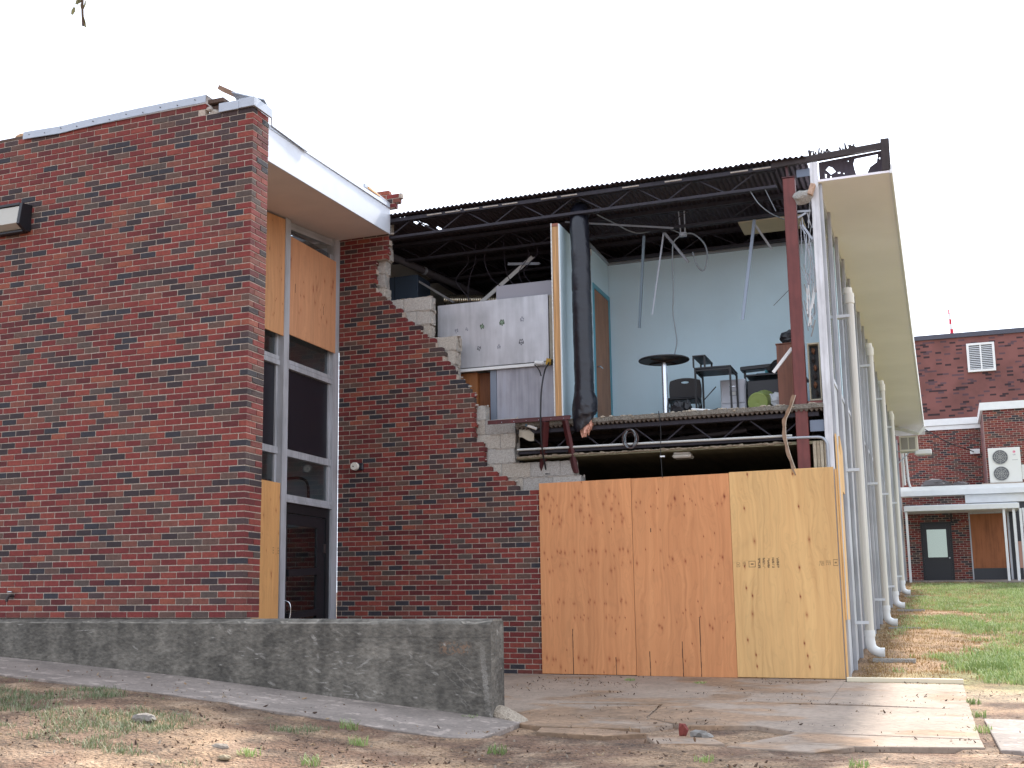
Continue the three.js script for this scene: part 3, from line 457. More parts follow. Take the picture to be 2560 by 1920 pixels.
// ================================================================ BROKEN BRICK WALL (plane z = B)
const broken = thing('broken_brick_wall', 'brick wall torn diagonally open with grey concrete blocks behind', 'wall');
{
  const edge = [[79, -0.383], [78, -0.414], [77, -0.377], [76, -0.427], [75, -0.408], [74, -0.432], [73, -0.596], [72, -0.621], [71, -0.583], [70, -0.626], [69, -0.607], [68, -0.626], [67, -0.581], [66, -0.543], [65, -0.462], [64, -0.381], [63, -0.331], [62, -0.207], [61, -0.150], [60, -0.142], [59, -0.035], [58, 0.096], [57, 0.086], [56, 0.183], [55, 0.303], [54, 0.33], [53, 0.413], [52, 0.457], [51, 0.462], [50, 0.503], [49, 0.574], [48, 0.614], [47, 0.649], [46, 0.73], [45, 0.782], [44, 0.822], [43, 0.883], [42, 0.879], [41, 0.89], [40, 0.881], [39, 0.877], [38, 0.876], [37, 0.899], [36, 0.869], [35, 0.886], [34, 0.874], [33, 0.999], [32, 1.027], [31, 1.012], [30, 1.019], [29, 1.019], [28, 1.109], [27, 1.187], [26, 1.315], [25, 1.426], [24, 1.483]];
  const E = {}; for (const [r, x] of edge) E[r] = x;
  for (let r = 80; r < 85; r++) E[r] = -0.46; E[85] = -0.30; E[86] = -0.24; E[87] = -0.19; E[88] = -0.40;
  const xr = (r) => r in E ? E[r] : 2.6;
  const list = [], mort = [], lumps = [], R = rng(91);
  for (let r = -11; r <= 88; r++) {
    const y = r * CO + 0.034, L = -1.179, e = xr(r); let j = -1.105 + (((r % 2) + 2) % 2) * 0.1016 - PIT;
    if (r >= 80) { for (let x = -0.95 + (r % 2) * 0.1; x < e - 0.07; x += PIT) { const x1 = Math.min(x + BL, e); list.push({ x: (x + x1) / 2, y, z: B - 0.046, len: x1 - x, dep: 0.092, axis: 'x' }); } }
    else while (j < e) { const x0 = Math.max(j + 0.005, L), x1 = Math.min(j + 0.005 + BL, e); if (x1 - x0 > 0.04) list.push({ x: (x0 + x1) / 2, y, z: B - 0.046, len: x1 - x0, dep: 0.092, axis: 'x' }); j += PIT; }
    mort.push(bx(r >= 80 ? -0.95 : L, e - 0.012 - 0.01 * R(), y - CO / 2, y + CO / 2 + 0.0002, B - 0.0915, B - 0.0065));
    if (r > 23 && r < 80) { const n = Math.floor(R() * 2.2); for (let k = 0; k < n; k++) lumps.push(rock(0.008 + 0.013 * R(), r * 7 + k, 1 + R(), 0.6, 0.8, 1, 0.35).translate(e - 0.01 + (R() - 0.4) * 0.05, y + (R() - 0.3) * 0.05, B - 0.02 - R() * 0.07)); }
    const up = xr(r + 1); if (r > 23 && r < 79 && up < e - 0.03) for (let x = up; x < e; x += 0.045) if (R() < 0.6) lumps.push(rock(0.008 + 0.010 * R(), r * 13 + Math.round(x * 99), 1.5, 0.5, 1, 0, 0.3).translate(x, y + CO / 2 + 0.002, B - 0.02 - R() * 0.06));
  }
  layBricks(broken, list, 29, 300, (b) => b.x < 1.78);
  mesh('mortar', mort, mMortar, broken);
  const lm = mesh('mortar_lump', lumps, mMortarPale, broken); lm.userData.kind = 'stuff';
  // concrete blocks behind
  const zf = B - 0.11, bd = 0.19, ph = 0.2018, y0 = 1.602, bmort = [], ends = [];
  const right = { 14: 2.32, 13: 2.235, 12: 1.41, 11: 1.42, 10: 1.43, 9: 1.0, 8: 0.62, 7: 0.6, 6: 0.57, 5: 0.575, 4: 0.60, 3: 0.19, 2: 0.19, 1: 0.20, 0: -0.50, '-1': -0.52, '-2': -0.5, '-3': -0.46, '-4': -0.48, '-5': -0.45, '-6': -0.55, '-7': -0.6 };
  const jt = { 13: 1.62, 12: 1.005, 11: 1.2, 10: 0.989, 9: 0.79, 4: 0.2, 5: 0.4, 1: -0.22, 2: -0.02, 3: -0.22 };
  const mats = ['#b7b5b1', '#aba9a6', '#bbb6ae', '#b1aba2'].map(c => M({ color: c, map: rep(TX.mortar, 3, 3), bumpMap: rep(TX.bump, 8, 8), bumpScale: 0.006, roughness: 0.95 }));
  for (let i = 14; i >= -7; i--) {
    const y = y0 + (14 - i) * ph, e = right[i], j0 = jt[i] ?? e - 0.4, js = []; for (let x = j0; x > -1.2; x -= 0.406) js.unshift(x); for (let x = j0 + 0.406; x < e - 0.02; x += 0.406) js.push(x);
    js.push(e); let a = -1.17;
    for (const b of js) { if (b - a < 0.05) continue; const last = b === e; const g = cb(b - a - 0.012, ph - 0.012, bd, 0.005); if (last) { const p = g.attributes.position; for (let q = 0; q < p.count; q++) if (p.getX(q) > (b - a) / 2 - 0.02) p.setX(q, p.getX(q) + (hash2(Math.round(p.getY(q) * 50), Math.round(p.getZ(q) * 60), i + 30) - 0.6) * 0.03); g.computeVertexNormals(); } g.translate((a + b) / 2, y + ph / 2, zf - bd / 2); if (b > xr(Math.round((y + 0.1) / CO)) - 0.5) mesh('concrete_block', g, mats[Math.floor(R() * 4)], broken); else bmort.push(g); a = b; }
    bmort.push(bx(-1.17, e - 0.02, y - 0.012, y + ph - 0.012, zf - bd + 0.01, zf - 0.008));
    for (let k = 0; k < 4; k++) ends.push(rock(0.010 + R() * 0.014, i * 31 + k, 0.7, 1 + R(), 1, 1, 0.35).translate(e - 0.004, y + R() * ph, zf - 0.02 - R() * (bd - 0.04)));
    const up = right[i - 1]; if (up !== undefined && up < e) for (let x = Math.max(up, -1); x < e; x += 0.045) ends.push(rock(0.012 + R() * 0.014, i * 57 + Math.round(x * 77), 1.8, 0.5, 1.3, 1, 0.3).translate(x, y + ph - 0.006, zf - 0.02 - R() * 0.04));
    for (let x = Math.max(-0.6, e - 0.9); x < e; x += 0.05) if (R() < 0.55) ends.push(rock(0.008 + R() * 0.009, i * 77 + Math.round(x * 177), 2.4, 0.6, 0.7, 1, 0.3).translate(x, y - 0.004, zf - 0.002));
  }
  mesh('block_mortar', bmort, mBlock, broken); const em = mesh('mortar_lump', ends, mMortarPale, broken); em.userData.kind = 'stuff';
}
// round lamp on the broken wall
{
  const l = thing('round_wall_lamp', 'small round white lamp on a dark base on the broken brick wall', 'lamp', [-0.86, 2.05, B + 0.002]);
  mesh('base', cb(0.11, 0.10, 0.05, 0.012).translate(0.035, 0, 0.026), mDarkPanel, l);
  const lens = new THREE.CylinderGeometry(0.052, 0.058, 0.05, 24).rotateX(Math.PI / 2).translate(-0.02, 0.002, 0.078);
  mesh('lens', cleanG(lens), M({ color: '#d8d2c6', roughness: 0.5 }), l); mesh('sensor', new THREE.SphereGeometry(0.009, 10, 8).translate(-0.03, 0.0, 0.104), mBlack, l);
}

// ================================================================ PLYWOOD ACROSS THE OPENING
{
  const k1 = [...knotRows(21, [0.92, 0.86, 0.80, 0.62, 0.55, 0.36, 0.29, 0.06], 5, 3, 0.017, 0.9), ...holes(5, 14)];
  const k2 = [...knotRows(23, [0.875, 0.865, 0.6, 0.55, 0.28, 0.25], 3, 2, 0.016, 1.1), ...knotRows(27, [0.86], 8, 1, 0.009, 1.6), ...holes(9, 24)];
  const k3 = []; { const r = rng(55); for (const v of [0.985, 0.82, 0.53, 0.43, 0.39, 0.17, 0.10, 0.05]) for (const u of [0.15, 0.65]) if (r() < 0.85) k3.push([u + (r() - 0.5) * 0.08, v + (r() - 0.5) * 0.02, 0.011, 1.3]); for (const [u, v] of [[0.22, 0.655], [0.74, 0.655], [0.17, 0.30], [0.68, 0.295]]) k3.push([u, v, 0.02, 0.6]); }
  board('plywood_board', 'orange plywood sheet with knots nearest the broken brick wall', 1.214, 2.43, [1.778, -0.722, B + 0.022], 0, plyMat(plyTex(411, plyO, k1, { cracks: [[0.34, 0.0, 0.23], [0.79, 0.0, 0.09]] })), 'plywood sheets across the opening', 0.012);
  board('plywood_board', 'orange plywood sheet with vertical cracks in the middle of the opening', 1.216, 2.445, [2.997, -0.728, B + 0.022], 0, plyMat(plyTex(413, plyO.map(v => v * 1.01), k2, { cracks: [[0.14, 0, 0.12], [0.47, 0, 0.17], [0.65, 0.0, 0.29], [0.19, 0.72, 0.74]] })), 'plywood sheets across the opening', 0.012);
  board('plywood_board', 'yellow plywood sheet with stamp marks at the corner of the opening', 1.219, 2.46, [4.216, -0.722, B + 0.028], 0, plyMat(plyTex(417, plyY, k3, { stamp: [[0.035, 0.53, 0.035, 0.022, 0], [0.155, 0.527, 0.065, 0.032, 0], [0.245, 0.522, 0.2, 0.05, 1], [0.095, 0.535, 0.03, 0.022, 1], [0.82, 0.528, 0.045, 0.024, 1], [0.885, 0.53, 0.04, 0.024, 1], [0.95, 0.526, 0.045, 0.032, 0]] })), 'plywood sheets across the opening', 0.01);
  board('plywood_strip', 'plywood strip fixed to the side wall behind the yellow sheet', 0.55, 2.1, [5.475, -0.05, -4.42], Math.PI / 2, plyMat(plyTex(419, plyY, [...holes(3, 6)])), 'plywood strips on the side wall', -0.2);
  board('plywood_strip', 'narrow plywood edge strip standing at the corner beside the slab', 0.12, 2.45, [5.455, -0.73, -4.36], Math.PI / 2, plyMat(plyTex(421, plyY, [...holes(4, 3)])), 'plywood strips on the side wall');
  board('plywood_strip', 'short high plywood strip on the metal side wall above the others', 0.35, 0.62, [5.475, 1.5, -5.0], Math.PI / 2, plyMat(plyTex(423, plyY, [...holes(6, 3)])), 'plywood strips on the side wall', -0.15);
}

// ================================================================ TORN-OPEN RIGHT WING
const ruin = thing('torn_open_wing', 'two-storey wing torn open with joists, blue room and metal side wall', 'building');
// corrugated roof deck: waves across x, ribs run back
{
  const x0 = -1.16, x1 = 5.32, z0 = B + 0.03, z1 = -13, per = 0.067, A = 0.011, Y = 5.64, n = Math.round((x1 - x0) / per * 6), pos = [];
  const zs = [z0]; for (let z = z0 - 0.06; z > -7; z -= 0.12) zs.push(z); zs.push(-9, z1);
  const wy = (i, z) => Y + A * Math.cos(i / 6 * 2 * Math.PI) + (z === z0 ? (hash2(Math.floor(i / 6), 1, 5) - 0.5) * 0.006 : 0);
  const holesXZ = [[-0.22, -4.62, 0.05], [-0.15, -4.78, 0.06], [-0.09, -4.95, 0.05], [0.04, -5.25, 0.05], [0.62, -4.6, 0.05], [0.68, -4.72, 0.035], [-0.3, -4.55, 0.03], [0.4, -4.5, 0.02]];
  for (let i = 0; i < n; i++) for (let j = 0; j < zs.length - 1; j++) {
    const xa = x0 + (x1 - x0) * i / n, xb = x0 + (x1 - x0) * (i + 1) / n, cx = (xa + xb) / 2, cz = (zs[j] + zs[j + 1]) / 2;
    if (holesXZ.some(h => Math.hypot(cx - h[0], (cz - h[1]) * 0.5) < h[2])) continue;
    const za = j === 0 ? z0 + (hash2(Math.floor(i / 9), 3, 8) - 0.5) * 0.02 : zs[j];
    for (const t of [0, 0.012]) { const a = [xa, wy(i, zs[j]) + t, za], b = [xb, wy(i + 1, zs[j]) + t, za], c = [xa, wy(i, 0) + t, zs[j + 1]], d = [xb, wy(i + 1, 0) + t, zs[j + 1]]; if (t) pos.push(...a, ...b, ...c, ...b, ...d, ...c); else pos.push(...a, ...c, ...b, ...b, ...c, ...d); if (t && j === 0) { const a0 = [xa, a[1] - t, za], b0 = [xb, b[1] - t, za]; pos.push(...a0, ...b0, ...b, ...a0, ...b, ...a); } }
  }
  const g = new THREE.BufferGeometry(); g.setAttribute('position', new THREE.BufferAttribute(new Float32Array(pos), 3)); g.computeVertexNormals(); mesh('roof_deck', metric(g), mRustDeck, ruin);
  mesh('roof_deck', [bx(4.6, 6.25, 5.60, 5.66, -28, -6.6), bx(4.9, 5.4, 5.55, 5.6, -28, -13)], mRustDeck, ruin);
}
function joist(parent, name, x0, x1, yt, yb, z, mat, pitch = 0.42, light) {
  const j = group(name, parent);
  mesh('top_chord', [bx(x0, x1, yt - 0.05, yt, z - 0.055, z - 0.012), bx(x0, x1, yt - 0.05, yt, z + 0.012, z + 0.055)], mat, j);
  mesh('bottom_chord', [bx(x0, x1, yb, yb + 0.035, z - 0.045, z - 0.01), bx(x0, x1, yb, yb + 0.035, z + 0.01, z + 0.045)], mat, j);
  const w = []; let up = true, x = x0 + 0.1; while (x + pitch < x1) { w.push(rod(V(x, up ? yt - 0.03 : yb + 0.02, z), V(x + pitch, up ? yb + 0.02 : yt - 0.03, z), 0.011, 6)); x += pitch + 0.03; up = !up; }
  meshes('web_rod', w, mat, j); if (light) meshes('highlight_strip', light, mMortarPale, j); return j;
}
{
  const R = rng(33), strip = []; for (let x = 0.2; x < 4.7; x += 0.28) if (R() < 0.75) strip.push(bx(x, x + 0.22, 5.556, 5.57, B - 0.02 + 0.03, B + 0.03));  // pale strips added to stand in for highlights on the top chord
  joist(ruin, 'roof_joist', -0.95, 4.95, 5.60, 5.31, B - 0.08, mJoist, 0.37, strip);
  joist(ruin, 'roof_joist', -0.9, 5.25, 5.60, 5.31, -5.58, mJoist, 0.42);
  joist(ruin, 'roof_joist', -0.9, 5.25, 5.60, 5.31, -6.8, mJoist, 0.42);
  joist(ruin, 'roof_joist', -0.9, 5.25, 5.60, 5.31, -8.0, mJoist, 0.42);
  // second floor
  const rag = []; { const p = []; const n = 120; for (let i = 0; i <= n; i++) p.push([1.46 + (5.36 - 1.46) * i / n, B + 0.02 + (fbm(i * 0.23, 2, 55, 3) - 0.5) * 0.05]); p.push([5.36, -11], [-1.1, -11], [-1.1, -4.75], [1.46, -4.75]); const s = new THREE.Shape(p.map(q => new THREE.Vector2(q[0], -q[1]))); const g = cleanG(new THREE.ExtrudeGeometry(s, { depth: 0.055, bevelEnabled: false })); g.rotateX(-Math.PI / 2).translate(0, FL - 0.055, 0); rag.push(metric(g)); }
  mesh('floor_slab', rag, M({ color: '#857f76', map: rep(TX.grime, 4, 4), bumpMap: rep(TX.bump, 6, 6), bumpScale: 0.02, roughness: 1 }), ruin);
  { const n = 400, pos = [], Y = FL - 0.062; const w = (i) => Y - 0.018 + 0.016 * Math.cos(i / 6 * 2 * Math.PI); for (let i = 0; i < n; i++) { const a = 1.46 + 3.89 * i / n, b = 1.46 + 3.89 * (i + 1) / n, ya = w(i), yb = w(i + 1); const f = [a, ya, B + 0.012], g = [b, yb, B + 0.012], h = [a, ya, -10.9], k = [b, yb, -10.9], t0 = [a, Y + 0.005, B + 0.012], t1 = [b, Y + 0.005, B + 0.012]; pos.push(...f, ...h, ...g, ...g, ...h, ...k, ...f, ...g, ...t1, ...f, ...t1, ...t0); } const g = new THREE.BufferGeometry(); g.setAttribute('position', new THREE.BufferAttribute(new Float32Array(pos), 3)); g.computeVertexNormals(); mesh('floor_deck', metric(g), M({ color: '#5c5148', map: rep(TX.grime, 2, 2), roughness: 0.9 }), ruin); }
  const crumbs = []; for (let i = 0; i < 120; i++) crumbs.push(rock(0.008 + 0.022 * R(), i + 500, 1.3, 0.6, 1, 1, 0.3).translate(1.5 + 3.8 * R(), FL + 0.004 - (R() < 0.5 ? 0.03 : 0), B + 0.01 - R() * 0.08));
  mesh('floor_rubble', crumbs, M({ color: '#a89c8a', roughness: 1 }), ruin).userData.kind = 'stuff';
  joist(ruin, 'floor_joist', 1.47, 5.3, 2.43, 2.11, B - 0.10, mJoist, 0.33);
  joist(ruin, 'floor_joist', -1.0, 5.3, 2.43, 2.11, -5.3, mJoist, 0.4);
  meshes('conduit', [rod(V(1.47, 2.165, B - 0.02), V(4.98, 2.150, B - 0.02), 0.016), rod(V(1.47, 2.13, B - 0.2), V(5.2, 2.145, B - 0.2), 0.014)], M({ color: '#b9b9b4', roughness: 0.5 }), ruin);
  mesh('duct_pipe', rod(V(2.6, 2.19, -4.9), V(4.4, 2.30, -4.75), 0.03, 10), mDarkSteel, ruin);
  // plaster ceiling of the ground floor with a broken pale edge
  mesh('lower_ceiling', bx(1.46, 5.36, 2.04, 2.075, -9.5, B - 0.03), M({ color: '#7e7a63', map: rep(TX.grime, 0.5, 0.5), roughness: 0.95 }), ruin);
  const ce = []; for (let x = 1.5; x < 5.0; x += 0.07) ce.push(rock(0.022, Math.round(x * 300), 1.9, 0.45 + 0.3 * R(), 0.6, 1, 0.4).translate(x, 2.065 + 0.012 * (R() - 0.5), B - 0.03 + 0.01 * R()));
  mesh('ceiling_edge', ce, M({ color: '#877a68', roughness: 1 }), ruin).userData.kind = 'stuff';
  meshes('lower_wall', [bx(-1.1, 5.36, -0.8, 2.04, -9.7, -9.5), bx(-1.15, -1.1, -0.8, 5.615, -11, -4.7), bx(5.3, 5.36, -0.8, 2.04, -9.5, -4.5)], mInner, ruin);
  mesh('lower_floor', bx(-1.1, 5.36, -0.9, -0.78, -9.5, B - 0.33), mInner, ruin);
  mesh('rear_wall', bx(-1.1, 5.3, FL, 5.62, -11.1, -10.9), mInner, ruin);
  // steel column with its cap
  mesh('column', [cbx(5.03, 5.175, -0.72, 5.40, B - 0.15, B - 0.005, 0.006)], mMaroon, ruin);
  mesh('column_cap', [cbx(5.02, 5.18, 5.405, 5.42, B - 0.16, B + 0.0, 0.003), bar(V(5.09, 5.42, B - 0.08), V(5.075, 5.6, B - 0.08), 0.03, 0.03)], mMaroonDark, ruin);
}
// blue room
{
  mesh('partition_wall', [bx(1.99, 2.006, FL + 0.01, 5.22, -6.95, B - 0.02), bx(2.098, 2.114, FL + 0.01, 5.20, -6.0, B - 0.01), bx(2.098, 2.114, 4.78, 5.30, -6.95, -6.001)], mDrywall, ruin);
  const stud = mesh('stud', [cbx(2.010, 2.094, FL + 0.01, 5.17, B - 0.06, B - 0.02, 0.003)], mWood, ruin); void stud;
  mesh('top_plate', bx(2.008, 2.096, 5.172, 5.212, -6.9, B - 0.015), M({ color: '#8d5a48', roughness: 0.8 }), ruin);
  const sw = [bx(2.1145, 2.119, FL + 0.01, 5.195, -6.02, B - 0.012), bx(2.1145, 2.119, 4.80, 5.3, -6.95, -6.021)]; mesh('side_wall', sw, mBlue, ruin);
  const R = rng(12), chips = []; for (let y = 2.6; y < 5.15; y += 0.06) for (const x of [1.998, 2.108]) chips.push(rock(0.012, Math.round(y * 100 + x * 9), 0.6, 1.8 + R(), 0.5, 0, 0.3).translate(x, y, B - 0.014)); mesh('drywall_edge', chips, mDrywall, ruin).userData.kind = 'stuff';
  mesh('back_wall', bx(2.115, 5.42, FL + 0.005, 5.30, -7.1, -6.965), mBlue, ruin);
  const dr = group('inner_door', ruin); mesh('door_leaf', bx(2.112, 2.1245, FL + 0.02, 4.72, -6.88, -6.06), mTan, dr);
  mesh('door_frame', [bx(2.113, 2.135, FL + 0.01, 4.79, -6.055, -6.0), bx(2.113, 2.135, FL + 0.01, 4.79, -6.95, -6.885), bx(2.113, 2.135, 4.725, 4.79, -6.884, -6.056)], mTeal, dr);
  mesh('handle', [rod(V(2.12, 3.56, -6.14), V(2.18, 3.56, -6.14), 0.012), rod(V(2.175, 3.56, -6.14), V(2.175, 3.555, -6.25), 0.01)], mChrome, dr);
  meshes('ceiling_trim', [bx(2.13, 5.3, 5.305, 5.345, -6.97, -6.92), bx(2.12, 2.16, 5.30, 5.33, -6.92, B - 0.5)], mGalv, ruin);
  mesh('wall_scratch', [bar(V(4.55, 4.42, -6.963), V(4.85, 4.7, -6.963), 0.006, 0.004)], mDarkSteel, ruin);
  mesh('ceiling_tile', cbx(4.25, 5.1, 5.38, 5.40, -6.5, -5.9, 0.003).rotateX(0.0), M({ color: '#b9a98f', roughness: 1 }), ruin);
}
// side wall of metal panels and mullions, x = 5.44
{
  const mBlind = M({ color: '#cfcfcd', roughness: 0.6 }); const z1 = -29.8, X = 5.44, sp = 1.19; let k = 0; const pm = [mAluDull, M({ color: '#c0c1c4', roughness: 0.55, metalness: 0.1, map: rep(TX.grime, 0.6, 0.4) }), M({ color: '#adaaab', roughness: 0.6, metalness: 0.1, map: rep(TX.grime, 0.9, 0.3) })];
  for (let z = -4.46; z > z1; z -= sp, k++) {
    const zb = Math.max(z - sp, z1), yb = H(6, z) - 0.12;
    mesh('wall_panel', bx(X - 0.06, X, yb, 2.88, zb + 0.005, z - 0.005), pm[k % 3], ruin); mesh('window_pane', bx(X - 0.03, X - 0.024, 2.94, 5.2, zb + 0.03, z - 0.04), mGlass, ruin); if (k > 1) mesh('window_blind', bx(X - 0.058, X - 0.05, 2.95, 5.19, zb + 0.03, z - 0.04), mBlind, ruin); mesh('window_rail', bx(X - 0.05, X + 0.012, 2.881, 2.94, zb + 0.005, z - 0.005), mAlu, ruin); mesh('window_rail', bx(X - 0.05, X + 0.012, 5.2, 5.298, zb + 0.005, z - 0.005), mAlu, ruin);  // inferred windows, sill lowered further to let more light into the blue room
    mesh('mullion', cbx(X + 0.001, X + 0.05, yb + 0.02, 5.298, z - 0.065, z - 0.006, 0.004), mAlu, ruin);
  }
  mesh('corner_jamb', [cbx(5.36, 5.452, -0.72, 5.56, B - 0.08, B - 0.002, 0.003)], M({ color: '#d5d6da', roughness: 0.6, map: rep(TX.grime, 2, 0.8) }), ruin);
  // eave: cream soffit, fascia, torn end with beam, post and a holed dark sheet
  mesh('eave_soffit', bx(5.445, 6.285, 5.302, 5.33, -28.6, B - 0.02), mCream, ruin);
  mesh('eave_fascia', bx(6.287, 6.312, 5.29, 5.68, -28.6, -5.2), mWhitePaint, ruin);
  mesh('eave_end_board', bx(6.287, 6.312, 5.29, 5.40, -5.195, B - 0.01), mWhitePaint, ruin);
  mesh('eave_beam', [bar(V(4.9, 5.60, B - 0.05), V(6.23, 5.66, B - 0.05), 0.075, 0.07)], mDarkSteel, ruin);
  mesh('eave_post', cbx(6.20, 6.30, 5.335, 5.74, B - 0.09, B - 0.01, 0.004), mDarkSteel, ruin);
  const s = new THREE.Shape(); s.moveTo(5.46, 5.335); s.lineTo(6.2, 5.335); s.lineTo(6.2, 5.64); s.lineTo(5.46, 5.60); s.closePath();
  const hole = (p) => { const h = new THREE.Path(); p.forEach((q, i) => i ? h.lineTo(q[0], q[1]) : h.moveTo(q[0], q[1])); h.closePath(); s.holes.push(h); };
  hole([[5.90, 5.36], [5.88, 5.45], [5.87, 5.52], [5.89, 5.58], [6.16, 5.60], [6.14, 5.50], [6.06, 5.45], [6.02, 5.37]]);
  hole([[5.54, 5.49], [5.58, 5.53], [5.62, 5.51], [5.66, 5.45], [5.60, 5.42], [5.57, 5.46]]); hole([[5.68, 5.44], [5.71, 5.44], [5.71, 5.42], [5.685, 5.42]]); hole([[5.74, 5.42], [5.76, 5.42], [5.755, 5.40]]); hole([[5.53, 5.44], [5.55, 5.43], [5.545, 5.38], [5.53, 5.39]]); hole([[5.59, 5.40], [5.605, 5.40], [5.60, 5.355], [5.59, 5.36]]); hole([[5.80, 5.57], [5.82, 5.57], [5.815, 5.555]]); hole([[6.165, 5.55], [6.185, 5.56], [6.18, 5.53]]);
  mesh('torn_sheet', metric(cleanG(new THREE.ExtrudeGeometry(s, { depth: 0.008, bevelEnabled: false })).translate(0, 0, B - 0.16)), mRustDeck, ruin);
  const R = rng(44), scr = []; for (let i = 0; i < 40; i++) { const x = 5.36 + 0.46 * R() + (i > 26 ? 0.14 : 0), y = 5.64 + 0.05 * R(); if (x > 5.6 && x < 5.7) continue; scr.push(bar(V(x, y, B - 0.06), V(x + (R() - 0.5) * 0.06, y + 0.03 + 0.06 * R(), B - 0.06), 0.02, 0.004 + 0.01 * R())); } mesh('deck_scrap', scr, mDarkSteel, ruin).userData.kind = 'stuff';
  meshes('wall_bracket', [cbx(5.19, 5.36, 5.43, 5.53, B - 0.13, B - 0.12, 0.002), cbx(5.19, 5.355, 2.19, 2.33, B - 0.06, B - 0.05, 0.002)], M({ color: '#6d7684', roughness: 0.5, metalness: 0.4 }), ruin);
  mesh('floor_ledge', [cbx(5.18, 5.355, 2.50, 2.56, B - 0.2, B - 0.02, 0.004)], mMaroon, ruin);
}

// ================================================================ THINGS IN THE TORN-OPEN ROOMS
const mSteelPanel = M({ color: '#c6c6c8', roughness: 0.4, metalness: 0.35, map: (() => { const t = tex(512, 256, (u, v) => { const s = fbm(u * 30, v * 2, 601, 4, 30, 2), n = fbm(u * 7, v * 4, 603, 5, 7, 4); let k = 0.93 + 0.14 * (s - 0.5) + 0.16 * (n - 0.5); let c = [k, k, k * 1.01]; for (const [a, b, r, g] of [[0.41, 0.61, 0.02, 1], [0.59, 0.64, 0.024, 1], [0.175, 0.58, 0.016, 0], [0.27, 0.59, 0.012, 0], [0.77, 0.66, 0.018, 0], [0.38, 0.28, 0.017, 2], [0.56, 0.28, 0.016, 0], [0.76, 0.32, 0.022, 2]]) { const d = Math.hypot((u - a), (v - b) * 0.55 + 0.006 * Math.sin(u * 300)) / r; if (d < 1) { const e = d > 0.7 || hash2(Math.round(u * 260), Math.round(v * 130), 4) > 0.62; c = g === 1 ? (e ? [0.38, 0.45, 0.36] : [0.68, 0.78, 0.66]) : g === 2 ? (d > 0.62 || d < 0.3 ? [0.4, 0.4, 0.42] : c) : (e ? [0.62, 0.62, 0.66] : c); } } return c; }); t.repeat.set(1 / 1.65, 1 / 0.95); t.offset.set(0.5, 0.5); return t; })() });
{
  const z = -4.9;
  const h = thing('metal_hood', 'large stained stainless steel panel hanging in the left upper room', 'metal panel', [0.13, 3.44, z]);
  mesh('panel', cbx(0, 1.65, 0, 0.945, -0.03, 0, 0.004), mSteelPanel, h);
  mesh('bottom_rail', cbx(0.1, 1.62, -0.055, -0.012, -0.04, 0.004, 0.003), mWhitePaint, h);
  mesh('upper_box', cbx(0.86, 1.73, 0.94, 1.165, -0.25, -0.09, 0.004), M({ color: '#98979f', roughness: 0.6, metalness: 0.1 }), h);
  mesh('end_panel', cbx(1.656, 1.735, 0.02, 0.935, -0.06, -0.02, 0.003), M({ color: '#a59f92', roughness: 0.8, map: rep(TX.grime, 2, 2) }), h);
  const l = thing('tube_lamp', 'loose white lamp end hanging under the steel panel with a yellow bracket', 'lamp', [1.66, 3.41, -4.84]);
  mesh('lamp_body', cb(0.14, 0.055, 0.06, 0.015).rotateZ(-0.12), mWhitePaint, l); mesh('bracket', cb(0.07, 0.09, 0.03, 0.004).rotateZ(-0.2).translate(0.13, 0.005, 0), M({ color: '#b08a35' }), l);
  mesh('cord', tube([V(-0.07, -0.02, 0), V(-0.03, -0.06, 0.02), V(0.02, -0.13, 0.06), V(0.05, -0.2, 0.1)], 0.008, 14, 6), mBlack, l);
  const c = thing('grey_cabinet', 'grey metal cabinet below the steel panel in the left upper room', 'cabinet', [0.9, FL, -4.95]);
  mesh('side_panel', cbx(0, 0.095, 0, 0.86, -0.5, 0, 0.003), M({ color: '#7f8794', roughness: 0.5, metalness: 0.3 }), c); mesh('door_panel', cbx(0.1, 1.02, 0, 0.86, -0.5, 0.01, 0.004), M({ color: '#a4a4ae', roughness: 0.5, metalness: 0.15, map: rep(TX.grime, 0.8, 0.6) }), c);
  const w = thing('wooden_cabinet', 'brown wooden cabinet side at the torn wall edge upstairs', 'cabinet', [0.36, FL, -5.0]);
  mesh('side_panel', cbx(0, 0.33, 0, 0.86, -0.4, 0, 0.003), M({ color: '#9c6337', roughness: 0.6, map: rep(TX.grime, 3, 0.8) }), w); mesh('door_panel', cbx(0.332, 0.5, 0, 0.86, -0.4, -0.08, 0.003), M({ color: '#7d4a28', roughness: 0.6, map: rep(TX.grime, 3, 0.8) }), w);
}
